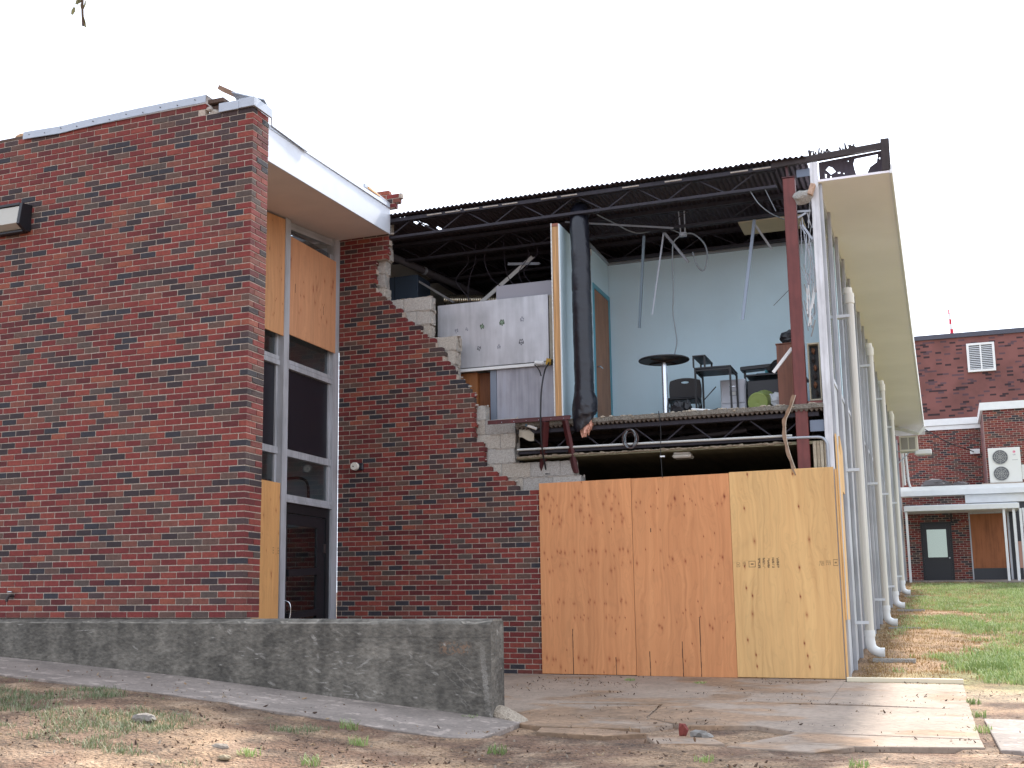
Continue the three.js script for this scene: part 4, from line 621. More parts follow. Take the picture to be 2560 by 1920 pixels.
// hanging insulated duct
{
  const d = thing('hanging_duct', 'long black insulated duct hanging in front of the blue room, torn at the bottom', 'duct');
  const path = new THREE.CatmullRomCurve3([V(2.31, 5.48, -4.82), V(2.33, 5.40, -4.64), V(2.35, 5.22, -4.54), V(2.37, 4.9, -4.50), V(2.38, 4.3, -4.47), V(2.39, 3.6, -4.44), V(2.40, 3.0, -4.42), V(2.40, 2.85, -4.41)]);
  const n = 110, m = 28, pos = [], uv = [], idx = [], fr = path.computeFrenetFrames(n, false);
  for (let i = 0; i <= n; i++) { const t = i / n, p = path.getPointAt(t); const up = V(0, 0, 1), tg = path.getTangentAt(t), s = new THREE.Vector3().crossVectors(tg, V(1, 0, 0)).normalize(), r = new THREE.Vector3().crossVectors(s, tg).normalize(); void up;
    for (let k = 0; k <= m; k++) { const a = k / m * 2 * Math.PI; let R = 0.128 + 0.002 * Math.sin(t * 46) + 0.008 * (fbm(Math.cos(a) * 2 + 5, t * 26 + Math.sin(a) * 2, 611, 4) - 0.5) - 0.004 * Math.exp(-Math.pow(((t * 9) % 1 - 0.5) * 22, 2)); const q = p.clone().addScaledVector(r, Math.cos(a) * R).addScaledVector(s, Math.sin(a) * R); pos.push(q.x, q.y, q.z); uv.push(k / m * 0.8, t * 3); if (i < n && k < m) { const o = i * (m + 1) + k; idx.push(o, o + m + 1, o + 1, o + 1, o + m + 1, o + m + 2); } } }
  void fr; let g = new THREE.BufferGeometry(); g.setAttribute('position', new THREE.Float32BufferAttribute(pos, 3)); g.setAttribute('uv', new THREE.Float32BufferAttribute(uv, 2)); g.setIndex(idx); g.computeVertexNormals();
  const mDuct = new THREE.MeshPhysicalMaterial({ color: '#15161f', roughness: 0.3, bumpMap: rep(TX.bump, 2, 2), bumpScale: 0.004, side: THREE.DoubleSide });
  mesh('duct_sleeve', g, mDuct, d);
  // gathered, torn end
  const ep = [], ei = [], en = 26; for (let i = 0; i <= en; i++) for (let k = 0; k <= 40; k++) { const t = i / en, a = k / 40 * 2 * Math.PI; const bulge = 0.128 + 0.05 * Math.sin(t * 2.2) + 0.022 * (fbm(Math.cos(a) * 3 + 4, Math.sin(a) * 3 + t * 5, 621, 4) - 0.5) * (0.4 + t * 2.2); const low = 0.36 + 0.13 * Math.cos(a - 2.6) + 0.05 * (fbm(Math.cos(a) * 4 + 9, Math.sin(a) * 4, 623, 3) - 0.5); const y = 2.88 - t * (low + 0.06) - 0.02 * Math.sin(t * 18 + a * 2) * t; const c = 1 - 0.28 * t * t * (Math.cos(a - 2.6) > 0 ? 1 : 0.4); ep.push(2.40 + Math.cos(a) * bulge * c, y, -4.41 + Math.sin(a) * bulge * c); if (i < en && k < 40) { const o = i * 41 + k; ei.push(o, o + 1, o + 41, o + 1, o + 42, o + 41); } }
  const eg = new THREE.BufferGeometry(); eg.setAttribute('position', new THREE.Float32BufferAttribute(ep, 3)); eg.setAttribute('uv', new THREE.Float32BufferAttribute(new Float32Array(ep.length / 3 * 2).map((_, i) => ep[(i >> 1) * 3 + (i & 1)]), 2)); eg.setIndex(ei); eg.computeVertexNormals(); mesh('torn_sleeve', eg, mDuct, d);
  const R = rng(66), ins = []; for (let i = 0; i < 80; i++) { const a = R() * 6.28, rr = 0.095 * Math.sqrt(R()); ins.push(rock(0.012 + 0.02 * R(), 700 + i, 0.7, 1.5 + R(), 0.7, 1, 0.45).translate(2.44 + Math.cos(a) * rr * 0.8, 2.46 - 0.08 * R() + 0.7 * (Math.cos(a) * rr), -4.40 + Math.sin(a) * rr)); }
  mesh('pink_insulation', ins, M({ color: '#d3a08c', roughness: 1 }), d);
}
// maroon trestle on the block wall
{
  const t = thing('maroon_trestle', 'maroon steel trestle frame standing on the concrete blocks', 'trestle');
  const paint = M({ color: '#5a2326', roughness: 0.5, map: tex(256, 256, (u, v) => { const n = fbm(u * 9, v * 9, 631, 5, 9, 9); return n > 0.63 ? [1.5, 1.9, 1.9].map(k => k * 0.75) : [0.85 + 0.3 * (n - 0.5), 0.85, 0.85]; }) });
  mesh('rail', [cbx(1.10, 2.24, 2.555, 2.565, B + 0.03, B + 0.10, 0.002), cbx(1.10, 2.24, 2.51, 2.555, B + 0.09, B + 0.10, 0.002)], paint, t);
  mesh('leg', bar(V(1.90, 2.51, B + 0.07), V(1.76, 1.83, B - 0.18), 0.09, 0.05, 0.004), paint, t);
  mesh('leg', bar(V(2.16, 2.51, B + 0.07), V(2.235, 1.835, B - 0.12), 0.085, 0.05, 0.004), paint, t);
  mesh('screw', [0, 1, 2, 3, 4, 5].map(i => new THREE.SphereGeometry(0.006, 6, 5).translate(1.3 + i * 0.17, 2.53, B + 0.102)), mGalv, t);
  const c = thing('black_cable', 'black cable hanging from the steel panel down to the trestle', 'cable'); mesh('cord', tube([V(1.80, 3.40, -4.82), V(1.85, 3.2, -4.45), V(1.86, 2.9, B + 0.11), V(1.845, 2.5, B + 0.12), V(1.835, 2.2, B + 0.06), V(1.83, 1.86, B - 0.14)], 0.011, 40, 6), mBlack, c); mesh('plug', rock(0.07, 8, 1.6, 0.35, 1).translate(1.84, 1.845, B - 0.17), mBlackPlastic, c);
  const p = thing('torn_paper', 'curled torn paper sheet with red and blue spots on the blocks', 'paper', [1.5, 2.28, B - 0.02]);
  const pos = [], idx = [], nx = 14, ny = 8; for (let j = 0; j <= ny; j++) for (let i = 0; i <= nx; i++) { const u = i / nx, v = j / ny; pos.push(u * 0.2, v * 0.16 + 0.05 - 0.06 * u + 0.012 * Math.sin(u * 7 + v * 4), 0.02 * Math.sin(u * 5) + (v > 0.7 ? -(v - 0.7) * 0.25 : 0)); if (i < nx && j < ny) { const o = j * (nx + 1) + i; idx.push(o, o + 1, o + nx + 1, o + 1, o + nx + 2, o + nx + 1); } } const g = new THREE.BufferGeometry(); g.setAttribute('position', new THREE.Float32BufferAttribute(pos, 3)); g.setAttribute('uv', new THREE.Float32BufferAttribute(new Float32Array(pos.length / 3 * 2), 2)); g.setIndex(idx); g.computeVertexNormals();
  mesh('sheet', g, M({ color: '#a89f8e', roughness: 0.9, side: THREE.DoubleSide }), p);
  mesh('roll', tube([V(-0.01, 0.235, 0.01), V(0.09, 0.215, 0.03), V(0.17, 0.185, 0.03), V(0.25, 0.15, 0.01)], 0.022, 20, 8), M({ color: '#dcdad6' }), p);
  mesh('red_spot', new THREE.SphereGeometry(0.026, 10, 8).scale(1.2, 0.9, 0.6).translate(0.02, 0.232, 0.026), M({ color: '#7a2330' }), p); mesh('blue_spot', new THREE.SphereGeometry(0.024, 10, 8).scale(1.1, 0.9, 0.6).translate(0.115, 0.205, 0.044), M({ color: '#3f6a86' }), p);
}
// dangling ceiling strips, cables, clutter above the left room
const strip = (label, a, b, w, h, m = mGalv) => single('ceiling_strip', [bar(a, b, w, 0.004), bar(a.clone().add(V(w / 2 - 0.002, 0, -h / 2)), b.clone().add(V(w / 2 - 0.002, 0, -h / 2)), 0.004, h)], m, label, 'metal strip', 'loose ceiling grid strips');
strip('short loose grey strip hanging before the blue wall left of the others', V(2.99, 5.27, -5.6), V(2.88, 3.95, -5.6), 0.035, 0.03, M({ color: '#6f7d86', roughness: 0.5, metalness: 0.4 }));
strip('pale slanted strip hanging from the ceiling near the cable loop', V(3.27, 5.28, -5.6), V(3.07, 4.12, -5.6), 0.022, 0.012);
strip('bent strip leaning from the ceiling to the blue wall beside the loop', V(3.27, 5.28, -5.6), V(3.56, 4.86, -5.75), 0.035, 0.03);
strip('long strip hanging before the blue wall nearest the maroon column', V(4.51, 5.31, -5.6), V(4.29, 3.93, -5.6), 0.04, 0.03, M({ color: '#8d97a5', roughness: 0.45, metalness: 0.5 }));
strip('short slanting strip off the ceiling near the maroon column', V(4.50, 5.24, -5.6), V(4.68, 4.93, -5.8), 0.03, 0.03);
strip('nearly level strip hanging under the roof joists above the blue room', V(2.02, 5.42, -5.0), V(3.42, 5.30, -5.5), 0.03, 0.02);
strip('bright diagonal metal strip rising behind the steel panel', V(0.30, 4.55, -5.9), V(1.23, 5.27, -5.95), 0.06, 0.03, mWhitePaint);
strip('level bent strip crossing behind the steel panel top', V(0.86, 5.19, -5.9), V(1.35, 5.14, -5.9), 0.04, 0.03);
strip('dark slanting strip in the gap above the concrete blocks', V(-0.62, 5.10, -5.9), V(0.0, 4.68, -5.85), 0.03, 0.03, mAluDull);
{
  const mc = M({ color: '#7e868c', roughness: 0.5 });
  const c = thing('cable_loop', 'grey cable looping from a ceiling box and hanging before the blue wall', 'cable');
  mesh('junction_box', cb(0.1, 0.06, 0.06, 0.008).translate(3.54, 5.22, -5.6), mGalv, c);
  mesh('cord', tube([V(3.55, 5.22, -5.58), V(3.68, 5.20, -5.56), V(3.84, 5.02, -5.56), V(3.86, 4.8, -5.56), V(3.80, 4.66, -5.56), V(3.72, 4.74, -5.58), V(3.66, 4.95, -5.6)], 0.011, 60, 6), mc, c);
  mesh('cord', tube([V(3.52, 5.21, -5.58), V(3.42, 5.12, -5.55), V(3.39, 4.9, -5.55), V(3.385, 4.4, -5.55), V(3.37, 4.1, -5.55), V(3.41, 3.7, -5.53), V(3.39, 3.5, -5.45), V(3.42, 3.32, -5.1)], 0.010, 70, 6), mc, c);
  mesh('cord', tube([V(3.50, 5.24, -5.58), V(3.3, 5.34, -5.6), V(2.9, 5.31, -5.55), V(2.6, 5.44, -5.3), V(2.45, 5.50, -5.1)], 0.009, 40, 6), mc, c);
  mesh('hanger', [rod(V(3.51, 5.25, -5.58), V(3.49, 5.6, -5.58), 0.01), rod(V(3.57, 5.25, -5.58), V(3.57, 5.6, -5.58), 0.01)], mGalv, c);
  const w = thing('loose_wires', 'thin dark wires dangling under the roof above the left room', 'wires'), R = rng(71);
  for (let i = 0; i < 6; i++) { const x = 0.2 + i * 0.22; mesh('wire', tube([V(x, 5.5, -5.7), V(x + (R() - 0.5) * 0.4, 5.25, -5.7), V(x + (R() - 0.5) * 0.4, 5.0, -5.8), V(x + (R() - 0.5) * 0.5, 4.7, -5.8), V(x + (R() - 0.5) * 0.4, 4.5, -5.8)], 0.006, 40, 5), M({ color: '#4a4650' }), w); }
  const w2 = thing('white_wire', 'white wire curling from the joist end near the maroon column', 'wires'); mesh('wire', tube([V(4.62, 5.32, B - 0.06), V(4.72, 5.14, B - 0.1), V(4.86, 5.02, B - 0.2), V(5.0, 4.96, B - 0.3)], 0.007, 30, 5), mc, w2); mesh('wire', tube([V(4.8, 5.33, B - 0.06), V(4.85, 5.2, B - 0.08), V(4.92, 5.02, B - 0.1)], 0.005, 20, 5), mc, w2);
  const b = thing('duct_box', 'dull blue sheet metal duct box in the dark roof space', 'duct', [-0.8, 4.78, -6.1]); mesh('box', cb(0.62, 0.4, 0.5, 0.006).translate(-0.1, 0.2, 0), M({ color: '#4d5c6e', roughness: 0.5, metalness: 0.4 }), b); mesh('seam', cb(0.02, 0.41, 0.51, 0.002).translate(-0.18, 0.2, 0), M({ color: '#3c4857', roughness: 0.5, metalness: 0.4 }), b); mesh('flange', cb(0.66, 0.03, 0.54, 0.003).translate(-0.1, -0.01, 0), mGalv, b);
  const f = []; const n = 90; for (let i = 0; i <= n; i++) f.push(new THREE.Vector2(0.085 + 0.008 * Math.sin(i * 1.9) + 0.005 * hash2(i, 1, 3), i / n * 0.95)); const fd = single('foil_duct', cleanG(new THREE.LatheGeometry(f, 20)).rotateZ(-Math.PI / 2 - 0.1), M({ color: '#b8ad98', roughness: 0.25, metalness: 0.9 }), 'crinkled silver foil duct lying above the steel panel', 'duct'); fd.position.set(-0.25, 4.80, -6.15);
  const bm = thing('roof_pipe', 'dusty round pipe slanting back under the roof beside the brick edge', 'pipe'); mesh('pipe', rod(V(-0.95, 5.40, -5.0), V(0.4, 4.95, -8.2), 0.055, 14), M({ color: '#4f4c50', roughness: 0.7 }), bm); mesh('collar', [0.3, 0.7].map(t => rod(V(-0.95, 5.40, -5.0).lerp(V(0.4, 4.95, -8.2), t), V(-0.95, 5.40, -5.0).lerp(V(0.4, 4.95, -8.2), t + 0.012), 0.064, 14)), mGalv, bm);
  const sp = M({ color: '#4c3a36' });
  const hb = thing('hanging_wire_coil', 'coil of white wire hanging from the floor joist', 'wires', [3.0, 2.2, B + 0.02]); const R2 = rng(3); for (let i = 0; i < 5; i++) { const p = [], r = 0.07 + 0.05 * R2(), o = R2() * 6; for (let k = 0; k <= 12; k++) p.push(V(Math.cos(o + k * 0.55) * r * (0.6 + 0.1 * i), 0.02 + Math.sin(o + k * 0.55) * r * 1.1, (R2() - 0.5) * 0.03)); mesh('wire', tube(p, 0.005, 50, 5), i < 2 ? mc : sp, hb); }
  const s2 = thing('hanging_tag', 'thin wire with a small white tag hanging below the lower ceiling', 'tag', [3.4, 1.7, B + 0.02]); mesh('wire', tube([V(-0.02, 0.85, 0.02), V(0, 0.6, 0.03), V(-0.01, 0.3, 0.03), V(0, 0.0, 0.03)], 0.005, 30, 5), mBlack, s2); mesh('tag', cb(0.06, 0.02, 0.012, 0.002).translate(0.01, 0.27, 0.03), mWhitePaint, s2);
  const cl = thing('ceiling_light', 'rounded white light fitting on the ground floor ceiling', 'lamp', [3.61, 2.04, -4.63]); mesh('base', cb(0.2, 0.02, 0.2, 0.004).translate(0, -0.012, 0), mWhitePaint, cl); mesh('diffuser', cb(0.24, 0.05, 0.24, 0.02).translate(0, -0.048, 0), M({ color: '#d9d6cc', roughness: 0.5 }), cl);
}
// furniture at the edge of the blue room
{
  const z = -4.72;
  const t = thing('round_table', 'round black bar table with a chrome post in the blue room', 'table', [3.39, FL, z]);
  mesh('tabletop', cleanG(new THREE.CylinderGeometry(0.315, 0.315, 0.024, 48)).translate(0, 0.755, 0), mBlackPlastic, t);
  mesh('edge_band', cleanG(new THREE.TorusGeometry(0.315, 0.013, 8, 48)).rotateX(Math.PI / 2).translate(0, 0.753, 0), mBlack, t);
  for (let k = 0; k < 4; k++) mesh('arm', bar(V(0, 0.732, 0), V(0.24 * Math.cos(k * 1.57 + 0.5), 0.738, 0.24 * Math.sin(k * 1.57 + 0.5)), 0.02, 0.012), mDarkSteel, t);
  mesh('post', cleanG(new THREE.CylinderGeometry(0.036, 0.036, 0.71, 20)).translate(0, 0.365, 0), mChrome, t);
  mesh('base', cleanG(new THREE.CylinderGeometry(0.06, 0.15, 0.03, 28)).translate(0, 0.017, 0), mBlackPlastic, t);
  const c = thing('black_chair', 'black plastic stacking chair behind the round table', 'chair', [3.42, FL, -5.88]); c.rotation.y = 0.1;
  const bs = new THREE.Shape(); bs.moveTo(-0.2, 0); bs.lineTo(0.2, 0); bs.quadraticCurveTo(0.235, 0.2, 0.2, 0.31); bs.quadraticCurveTo(0.1, 0.345, 0, 0.345); bs.quadraticCurveTo(-0.1, 0.345, -0.2, 0.31); bs.quadraticCurveTo(-0.235, 0.2, -0.2, 0); const hh = new THREE.Path(); hh.absellipse(0, 0.29, 0.06, 0.022, 0, Math.PI * 2); bs.holes.push(hh);
  mesh('backrest', metric(cleanG(new THREE.ExtrudeGeometry(bs, { depth: 0.02, bevelEnabled: true, bevelSize: 0.006, bevelThickness: 0.006, bevelSegments: 2 }))).rotateX(0.14).translate(0, 0.40, -0.2), mBlackPlastic, c);
  mesh('seat', cb(0.44, 0.035, 0.42, 0.014).translate(0, 0.395, 0.03), mBlackPlastic, c);
  for (const s of [-1, 1]) { mesh('leg', tube([V(s * 0.2, 0.55, -0.2), V(s * 0.205, 0.39, -0.17), V(s * 0.215, 0.2, -0.2), V(s * 0.225, 0.005, -0.23)], 0.012, 14, 8), mBlack, c); mesh('leg', tube([V(s * 0.2, 0.38, 0.18), V(s * 0.21, 0.2, 0.2), V(s * 0.215, 0.005, 0.22)], 0.012, 14, 8), mBlack, c); mesh('stretcher', rod(V(s * 0.205, 0.3, -0.18), V(s * 0.205, 0.3, 0.18), 0.008), mBlack, c); }
  const d = thing('black_desk', 'black metal-framed desk with a raised shelf beside the chair', 'desk', [3.9, FL, -5.7]);
  mesh('desktop', cbx(-0.25, 0.24, 0.735, 0.757, -0.28, 0.31, 0.004), mBlackPlastic, d);
  mesh('raised_shelf', cbx(-0.265, -0.09, 0.905, 0.925, -0.28, 0.31, 0.004), mBlackPlastic, d);
  meshes('shelf_support', [bar(V(-0.253, 0.758, 0.295), V(-0.253, 0.904, 0.295), 0.022), bar(V(-0.105, 0.758, 0.295), V(-0.105, 0.904, 0.295), 0.022), bar(V(-0.253, 0.758, -0.26), V(-0.253, 0.904, -0.26), 0.022), bar(V(-0.105, 0.758, -0.26), V(-0.105, 0.904, -0.26), 0.022)], mBlack, d);
  for (const [x, zz] of [[-0.235, 0.295], [0.225, 0.295], [-0.235, -0.262], [0.225, -0.262]]) mesh('leg', bar(V(x, 0.004, zz), V(x, 0.734, zz), 0.024), mBlack, d);
  meshes('frame_rail', [bar(V(-0.22, 0.715, 0.295), V(0.21, 0.715, 0.295), 0.022), bar(V(-0.235, 0.715, 0.28), V(-0.235, 0.715, -0.25), 0.022), bar(V(0.225, 0.715, 0.28), V(0.225, 0.715, -0.25), 0.022), bar(V(-0.235, 0.4, -0.262), V(-0.06, 0.58, -0.262), 0.012), bar(V(-0.235, 0.22, -0.262), V(-0.04, 0.28, -0.262), 0.012)], mBlack, d);
  const f = thing('file_cabinet', 'grey two-drawer file cabinet under the desk', 'cabinet', [4.06, FL, -6.02]);
  mesh('case', cbx(-0.17, 0.17, 0.0, 0.675, -0.4, 0, 0.004), M({ color: '#c6c8cf', roughness: 0.5, metalness: 0.1 }), f);
  for (const y of [0.02, 0.345]) { const q = mesh('drawer', cbx(-0.158, 0.158, y, y + 0.31, 0.0005, 0.016, 0.004), M({ color: '#cccdd4', roughness: 0.5, metalness: 0.1 }), f); mesh('handle', cbx(-0.045, 0.045, y + 0.22, y + 0.235, 0.0165, 0.036, 0.003), mChrome, q); mesh('label_holder', cbx(-0.045, 0.045, y + 0.10, y + 0.165, 0.0165, 0.02, 0.001), M({ color: '#8d8f98' }), q); mesh('label_card', bx(-0.038, 0.038, y + 0.107, y + 0.158, 0.0201, 0.0215), mWhitePaint, q); }
  const bn = thing('green_bin', 'green plastic waste bin lying on its side in the blue room', 'bin', [4.52, FL + 0.15, -4.95]);
  const pr = [[0.0, 0.01], [0.03, 0.0], [0.055, 0.006], [0.075, 0.0], [0.105, 0.008], [0.118, 0.0], [0.128, 0.006], [0.135, 0.03], [0.15, 0.3], [0.16, 0.32], [0.15, 0.33], [0.14, 0.3], [0.125, 0.03]].map(p => new THREE.Vector2(...p));
  const bg = group('shell', bn); mesh('bin_wall', cleanG(new THREE.LatheGeometry(pr, 40)), new THREE.MeshStandardMaterial({ color: '#7f8d4a', roughness: 0.55, side: THREE.DoubleSide }), bg); bg.rotation.set(-1.35, 0, -0.75); bg.rotation.order = 'ZXY';
  mesh('bag_liner', jitter(cleanG(new THREE.SphereGeometry(0.12, 16, 10)), 0.02, 5).translate(0.22, 0.02, -0.2), M({ color: '#b9bcbf', roughness: 0.6 }), bn);
  const b = thing('brown_cabinet', 'plain brown wooden cabinet beside the maroon column', 'cabinet', [4.92, FL, -4.9]); mesh('case', cbx(-0.13, 0.12, 0.01, 0.87, -0.45, 0, 0.005), M({ color: '#7e4f3c', roughness: 0.6, map: rep(TX.grime, 2, 0.8) }), b); mesh('plinth', cbx(-0.12, 0.11, 0.0, 0.009, -0.44, -0.01, 0.002), mBlackPlastic, b); mesh('top', cbx(-0.14, 0.13, 0.871, 0.885, -0.46, 0.008, 0.003), M({ color: '#744735', roughness: 0.6 }), b);
  const bg2 = single('black_bag', rock(0.14, 91, 1, 0.75, 0.8, 2, 0.12), mBlackPlastic, 'black rounded bag on top of the brown cabinet', 'bag'); bg2.position.set(4.96, FL + 0.985, -5.1);
  const cl = thing('black_clutter', 'dark equipment piled on and under the long bench behind the bin', 'equipment', [4.42, FL, -6.1]);
  mesh('bench', cbx(-0.15, 0.6, 0.66, 0.685, -0.5, 0.3, 0.004), mBlackPlastic, cl); mesh('long_case', bar(V(-0.3, 0.88, -0.35), V(0.3, 0.90, -0.35), 0.06, 0.2, 0.01), mBlackPlastic, cl); mesh('tray', cbx(-0.05, 0.35, 0.686, 0.75, -0.3, 0.0, 0.006), M({ color: '#4c4f55' }), cl); mesh('blue_box', cbx(0.06, 0.15, 0.752, 0.80, -0.15, -0.05, 0.004), M({ color: '#3f8c96' }), cl);
  mesh('amplifier', cbx(-0.14, 0.42, 0.0, 0.6, -0.35, 0.3, 0.01), mBlackPlastic, cl); mesh('post', [bar(V(-0.25, 0, -0.35), V(-0.25, 0.85, -0.35), 0.03), bar(V(0.55, 0, -0.35), V(0.55, 0.66, -0.35), 0.03)], mBlack, cl); mesh('bag', rock(0.2, 77, 1, 0.6, 0.7, 2, 0.15).translate(0.3, 0.80, 0.0), mBlack, cl);
  const mt = single('white_stick', bar(V(4.78, 2.97, z + 0.18), V(5.02, 3.26, z + 0.18), 0.04, 0.03, 0.003), mWhitePaint, 'white metal stick leaning against the maroon column', 'stick'); void mt;
  const bd = single('black_backpack', [rock(0.09, 33, 1, 1.1, 0.8, 2, 0.2).translate(3.56, FL + 0.1, z + 0.02), rock(0.07, 34, 0.7, 1.5, 0.8, 2, 0.2).translate(3.68, FL + 0.11, z + 0.03)], mBlack, 'black bag on the floor beside the table post', 'bag'); void bd;
  const pp = single('cream_pipe', rod(V(3.76, FL + 0.05, z + 0.2), V(4.0, FL + 0.015, z + 0.24), 0.014), mWhitePaint, 'short cream pipe lying at the torn floor edge', 'pipe'); void pp;
}
// torn bits between the column and the side wall
{
  const z = B - 0.04, R = rng(81);
  const u = thing('wall_heater', 'dark opened heater box hanging between the column and the side wall', 'heater', [5.275, 2.58, z - 0.1]);
  mesh('case', [cbx(-0.075, -0.06, 0, 0.72, -0.12, 0.01, 0.003), cbx(0.055, 0.07, 0, 0.72, -0.12, 0.01, 0.003), cbx(-0.059, 0.054, 0.7, 0.72, -0.12, 0.01, 0.003), cbx(-0.059, 0.054, 0, 0.02, -0.12, 0.01, 0.003)], M({ color: '#b9b19a', roughness: 0.6 }), u); mesh('back', bx(-0.058, 0.053, 0.022, 0.698, -0.11, -0.1), mBlack, u);
  for (let i = 0; i < 6; i++) mesh('valve', rock(0.03, i + 900, 0.7, 1.3, 0.8, 1, 0.3).translate((R() - 0.5) * 0.03, 0.1 + i * 0.105, -0.05), i % 2 ? M({ color: '#6b4630' }) : mDarkSteel, u);
  const h = thing('metal_shards', 'bundle of torn bright metal strips hanging beside the maroon column', 'metal strips', [5.28, 3.35, z - 0.06]);
  for (let i = 0; i < 44; i++) { const y = 0.0 + R() * 1.5, x = (R() - 0.55) * 0.15, a = (R() - 0.5) * 0.16, L = 0.12 + 0.3 * R(); mesh('shard', bar(V(x, y, -0.1 * R()), V(x + a, y + L, -0.1 * R()), 0.007 + 0.009 * R(), 0.003), i % 3 ? mGalv : mAluDull, h); }
  for (let i = 0; i < 6; i++) mesh('shard', bar(V(-0.08 + 0.14 * R(), 0.05 + 0.45 * R(), 0.0), V(-0.05 + 0.14 * R(), 0.3 + 0.5 * R(), -0.03), 0.014, 0.004), mWhitePaint, h);
  for (const [a, b] of [[V(-0.1, 1.63, 0), V(0.04, 1.62, 0)], [V(-0.1, 1.55, 0), V(0.0, 1.6, 0)], [V(-0.05, 1.45, 0), V(0.06, 1.25, 0)]]) mesh('shard', bar(a, b, 0.025, 0.005), mGalv, h);
  const bk = single('hanging_chunk', rock(0.12, 41, 1.1, 0.75, 0.6, 1, 0.2), mBlock, 'pale chunk of masonry caught at the top of the corner', 'chunk'); bk.position.set(5.27, 5.13, B - 0.02);
  const bk2 = single('hanging_brick', cb(0.06, 0.14, 0.09, 0.006), M({ color: '#b99c88', map: mBrickMap }), 'broken brick wedged against the top of the corner jamb', 'brick'); bk2.position.set(5.375, 5.19, B + 0.05); bk2.rotation.z = -0.35;
  const ins = thing('insulation_boards', 'stack of upright pale rough boards at the foot of the corner jamb', 'boards', [5.29, -0.72, z - 0.03]); for (let i = 0; i < 4; i++) { const g = cb(0.036, 2.79, 0.1, 0.006); jitter(g, 0.003, i + 5); mesh('board', g.translate(-0.06 + i * 0.042, 1.395, 0), M({ color: ['#b8ad98', '#a89b86', '#c0b6a2', '#aa9c86'][i], map: rep(TX.grime, 6, 3), bumpMap: rep(TX.bump, 6, 6), bumpScale: 0.01, roughness: 1 }), ins); }
  single('conduit_elbow', tube([V(4.9, 2.12, z + 0.03), V(5.2, 2.115, z + 0.03), V(5.33, 2.10, z + 0.03), V(5.375, 2.04, z + 0.045), V(5.382, 1.9, z + 0.046), V(5.385, 1.4, z + 0.046)], 0.018, 60, 8), M({ color: '#a2a6aa', roughness: 0.45, metalness: 0.5 }), 'grey conduit elbow bending down at the corner jamb', 'conduit');
  const sh = thing('peeled_strip', 'long peeled rusty metal strip bowing beside the maroon column', 'metal strip'); const pos = [], idx = []; const c = new THREE.CatmullRomCurve3([V(5.03, 2.64, B + 0.03), V(4.96, 2.45, B + 0.05), V(4.905, 2.33, B + 0.06), V(4.90, 2.1, B + 0.05), V(4.95, 1.85, B + 0.04), V(5.01, 1.66, B + 0.04)]); for (let i = 0; i <= 40; i++) { const p = c.getPoint(i / 40), w = 0.035 + 0.012 * Math.sin(i * 0.9); pos.push(p.x - w / 2, p.y, p.z + 0.015, p.x + w / 2, p.y, p.z - 0.02); if (i < 40) { const o = i * 2; idx.push(o, o + 1, o + 2, o + 1, o + 3, o + 2); } } const g = new THREE.BufferGeometry(); g.setAttribute('position', new THREE.Float32BufferAttribute(pos, 3)); g.setAttribute('uv', new THREE.Float32BufferAttribute(new Float32Array(pos.length / 3 * 2).map((_, i) => pos[(i >> 1) * 3 + (i & 1)]), 2)); g.setIndex(idx); g.computeVertexNormals(); mesh('strip', g, M({ color: '#8d7460', map: rep(TX.grime, 4, 4), side: THREE.DoubleSide, roughness: 0.8 }), sh); mesh('edge', tube([...Array(9)].map((_, i) => c.getPoint(i / 8).add(V(0.02, 0, -0.02))), 0.006, 40, 5), M({ color: '#b7aa98' }), sh);
}

// ================================================================ DOWNPIPES, BACK BUILDING, YARD THINGS
{
  const zs = [-6.5, -11.65, -16.2, -21.2], tops = [4.45, 4.72, 4.85, 4.95], names = ['nearest', 'second', 'third', 'farthest'];
  zs.forEach((z, i) => {
    const g = H(6, z), x = 5.61, d = thing('downpipe', `${['nearest and tallest', 'second', 'third', 'farthest'][i]} white plastic downpipe along the metal side wall`, 'downpipe', [x, g, z], 'downpipes on the side wall');
    const T = tops[i] - g, r = 0.056;
    mesh('pipe', cleanG(new THREE.CylinderGeometry(r, r, T - 0.42, 20)).translate(0, 0.34 + (T - 0.42) / 2, 0), mPVC, d);
    mesh('cap', [cleanG(new THREE.CylinderGeometry(r + 0.012, r + 0.012, 0.14, 20)).translate(0, T - 0.15, 0), cleanG(new THREE.CylinderGeometry(r + 0.002, r + 0.012, 0.08, 20)).translate(-0.015, T - 0.04, 0)], M({ color: '#dcd8cc', roughness: 0.45 }), d);
    mesh('elbow', tube([V(0, 0.36, 0), V(0, 0.26, 0), V(0.02, 0.17, 0), V(0.09, 0.12, 0), V(0.17, 0.115, 0)], r + 0.006, 24, 18), M({ color: '#d8d8d6', roughness: 0.4 }), d);
    mesh('collar', cleanG(new THREE.CylinderGeometry(r + 0.012, r + 0.012, 0.08, 20)).translate(0, 0.36, 0), M({ color: '#d8d8d6', roughness: 0.4 }), d);
    for (const y of [0.5, 0.5 * T, T - 0.4]) mesh('strap', bx(-0.17, 0.0, y - 0.02, y + 0.02, -r - 0.004, r + 0.004), M({ color: '#cfd2d6', roughness: 0.5 }), d);
    const s = single('splash_block', [cbx(-0.1, 0.42, 0, 0.05, -0.14, -0.09, 0.005), cbx(-0.1, 0.42, 0, 0.05, 0.09, 0.14, 0.005), cbx(-0.1, 0.42, 0, 0.02, -0.089, 0.089, 0.004)], mBlock, `concrete splash block under the ${names[i]} downpipe`, 'splash block', 'splash blocks'); s.position.set(x + 0.12, g - 0.012 - 0.0, z);
  });
}
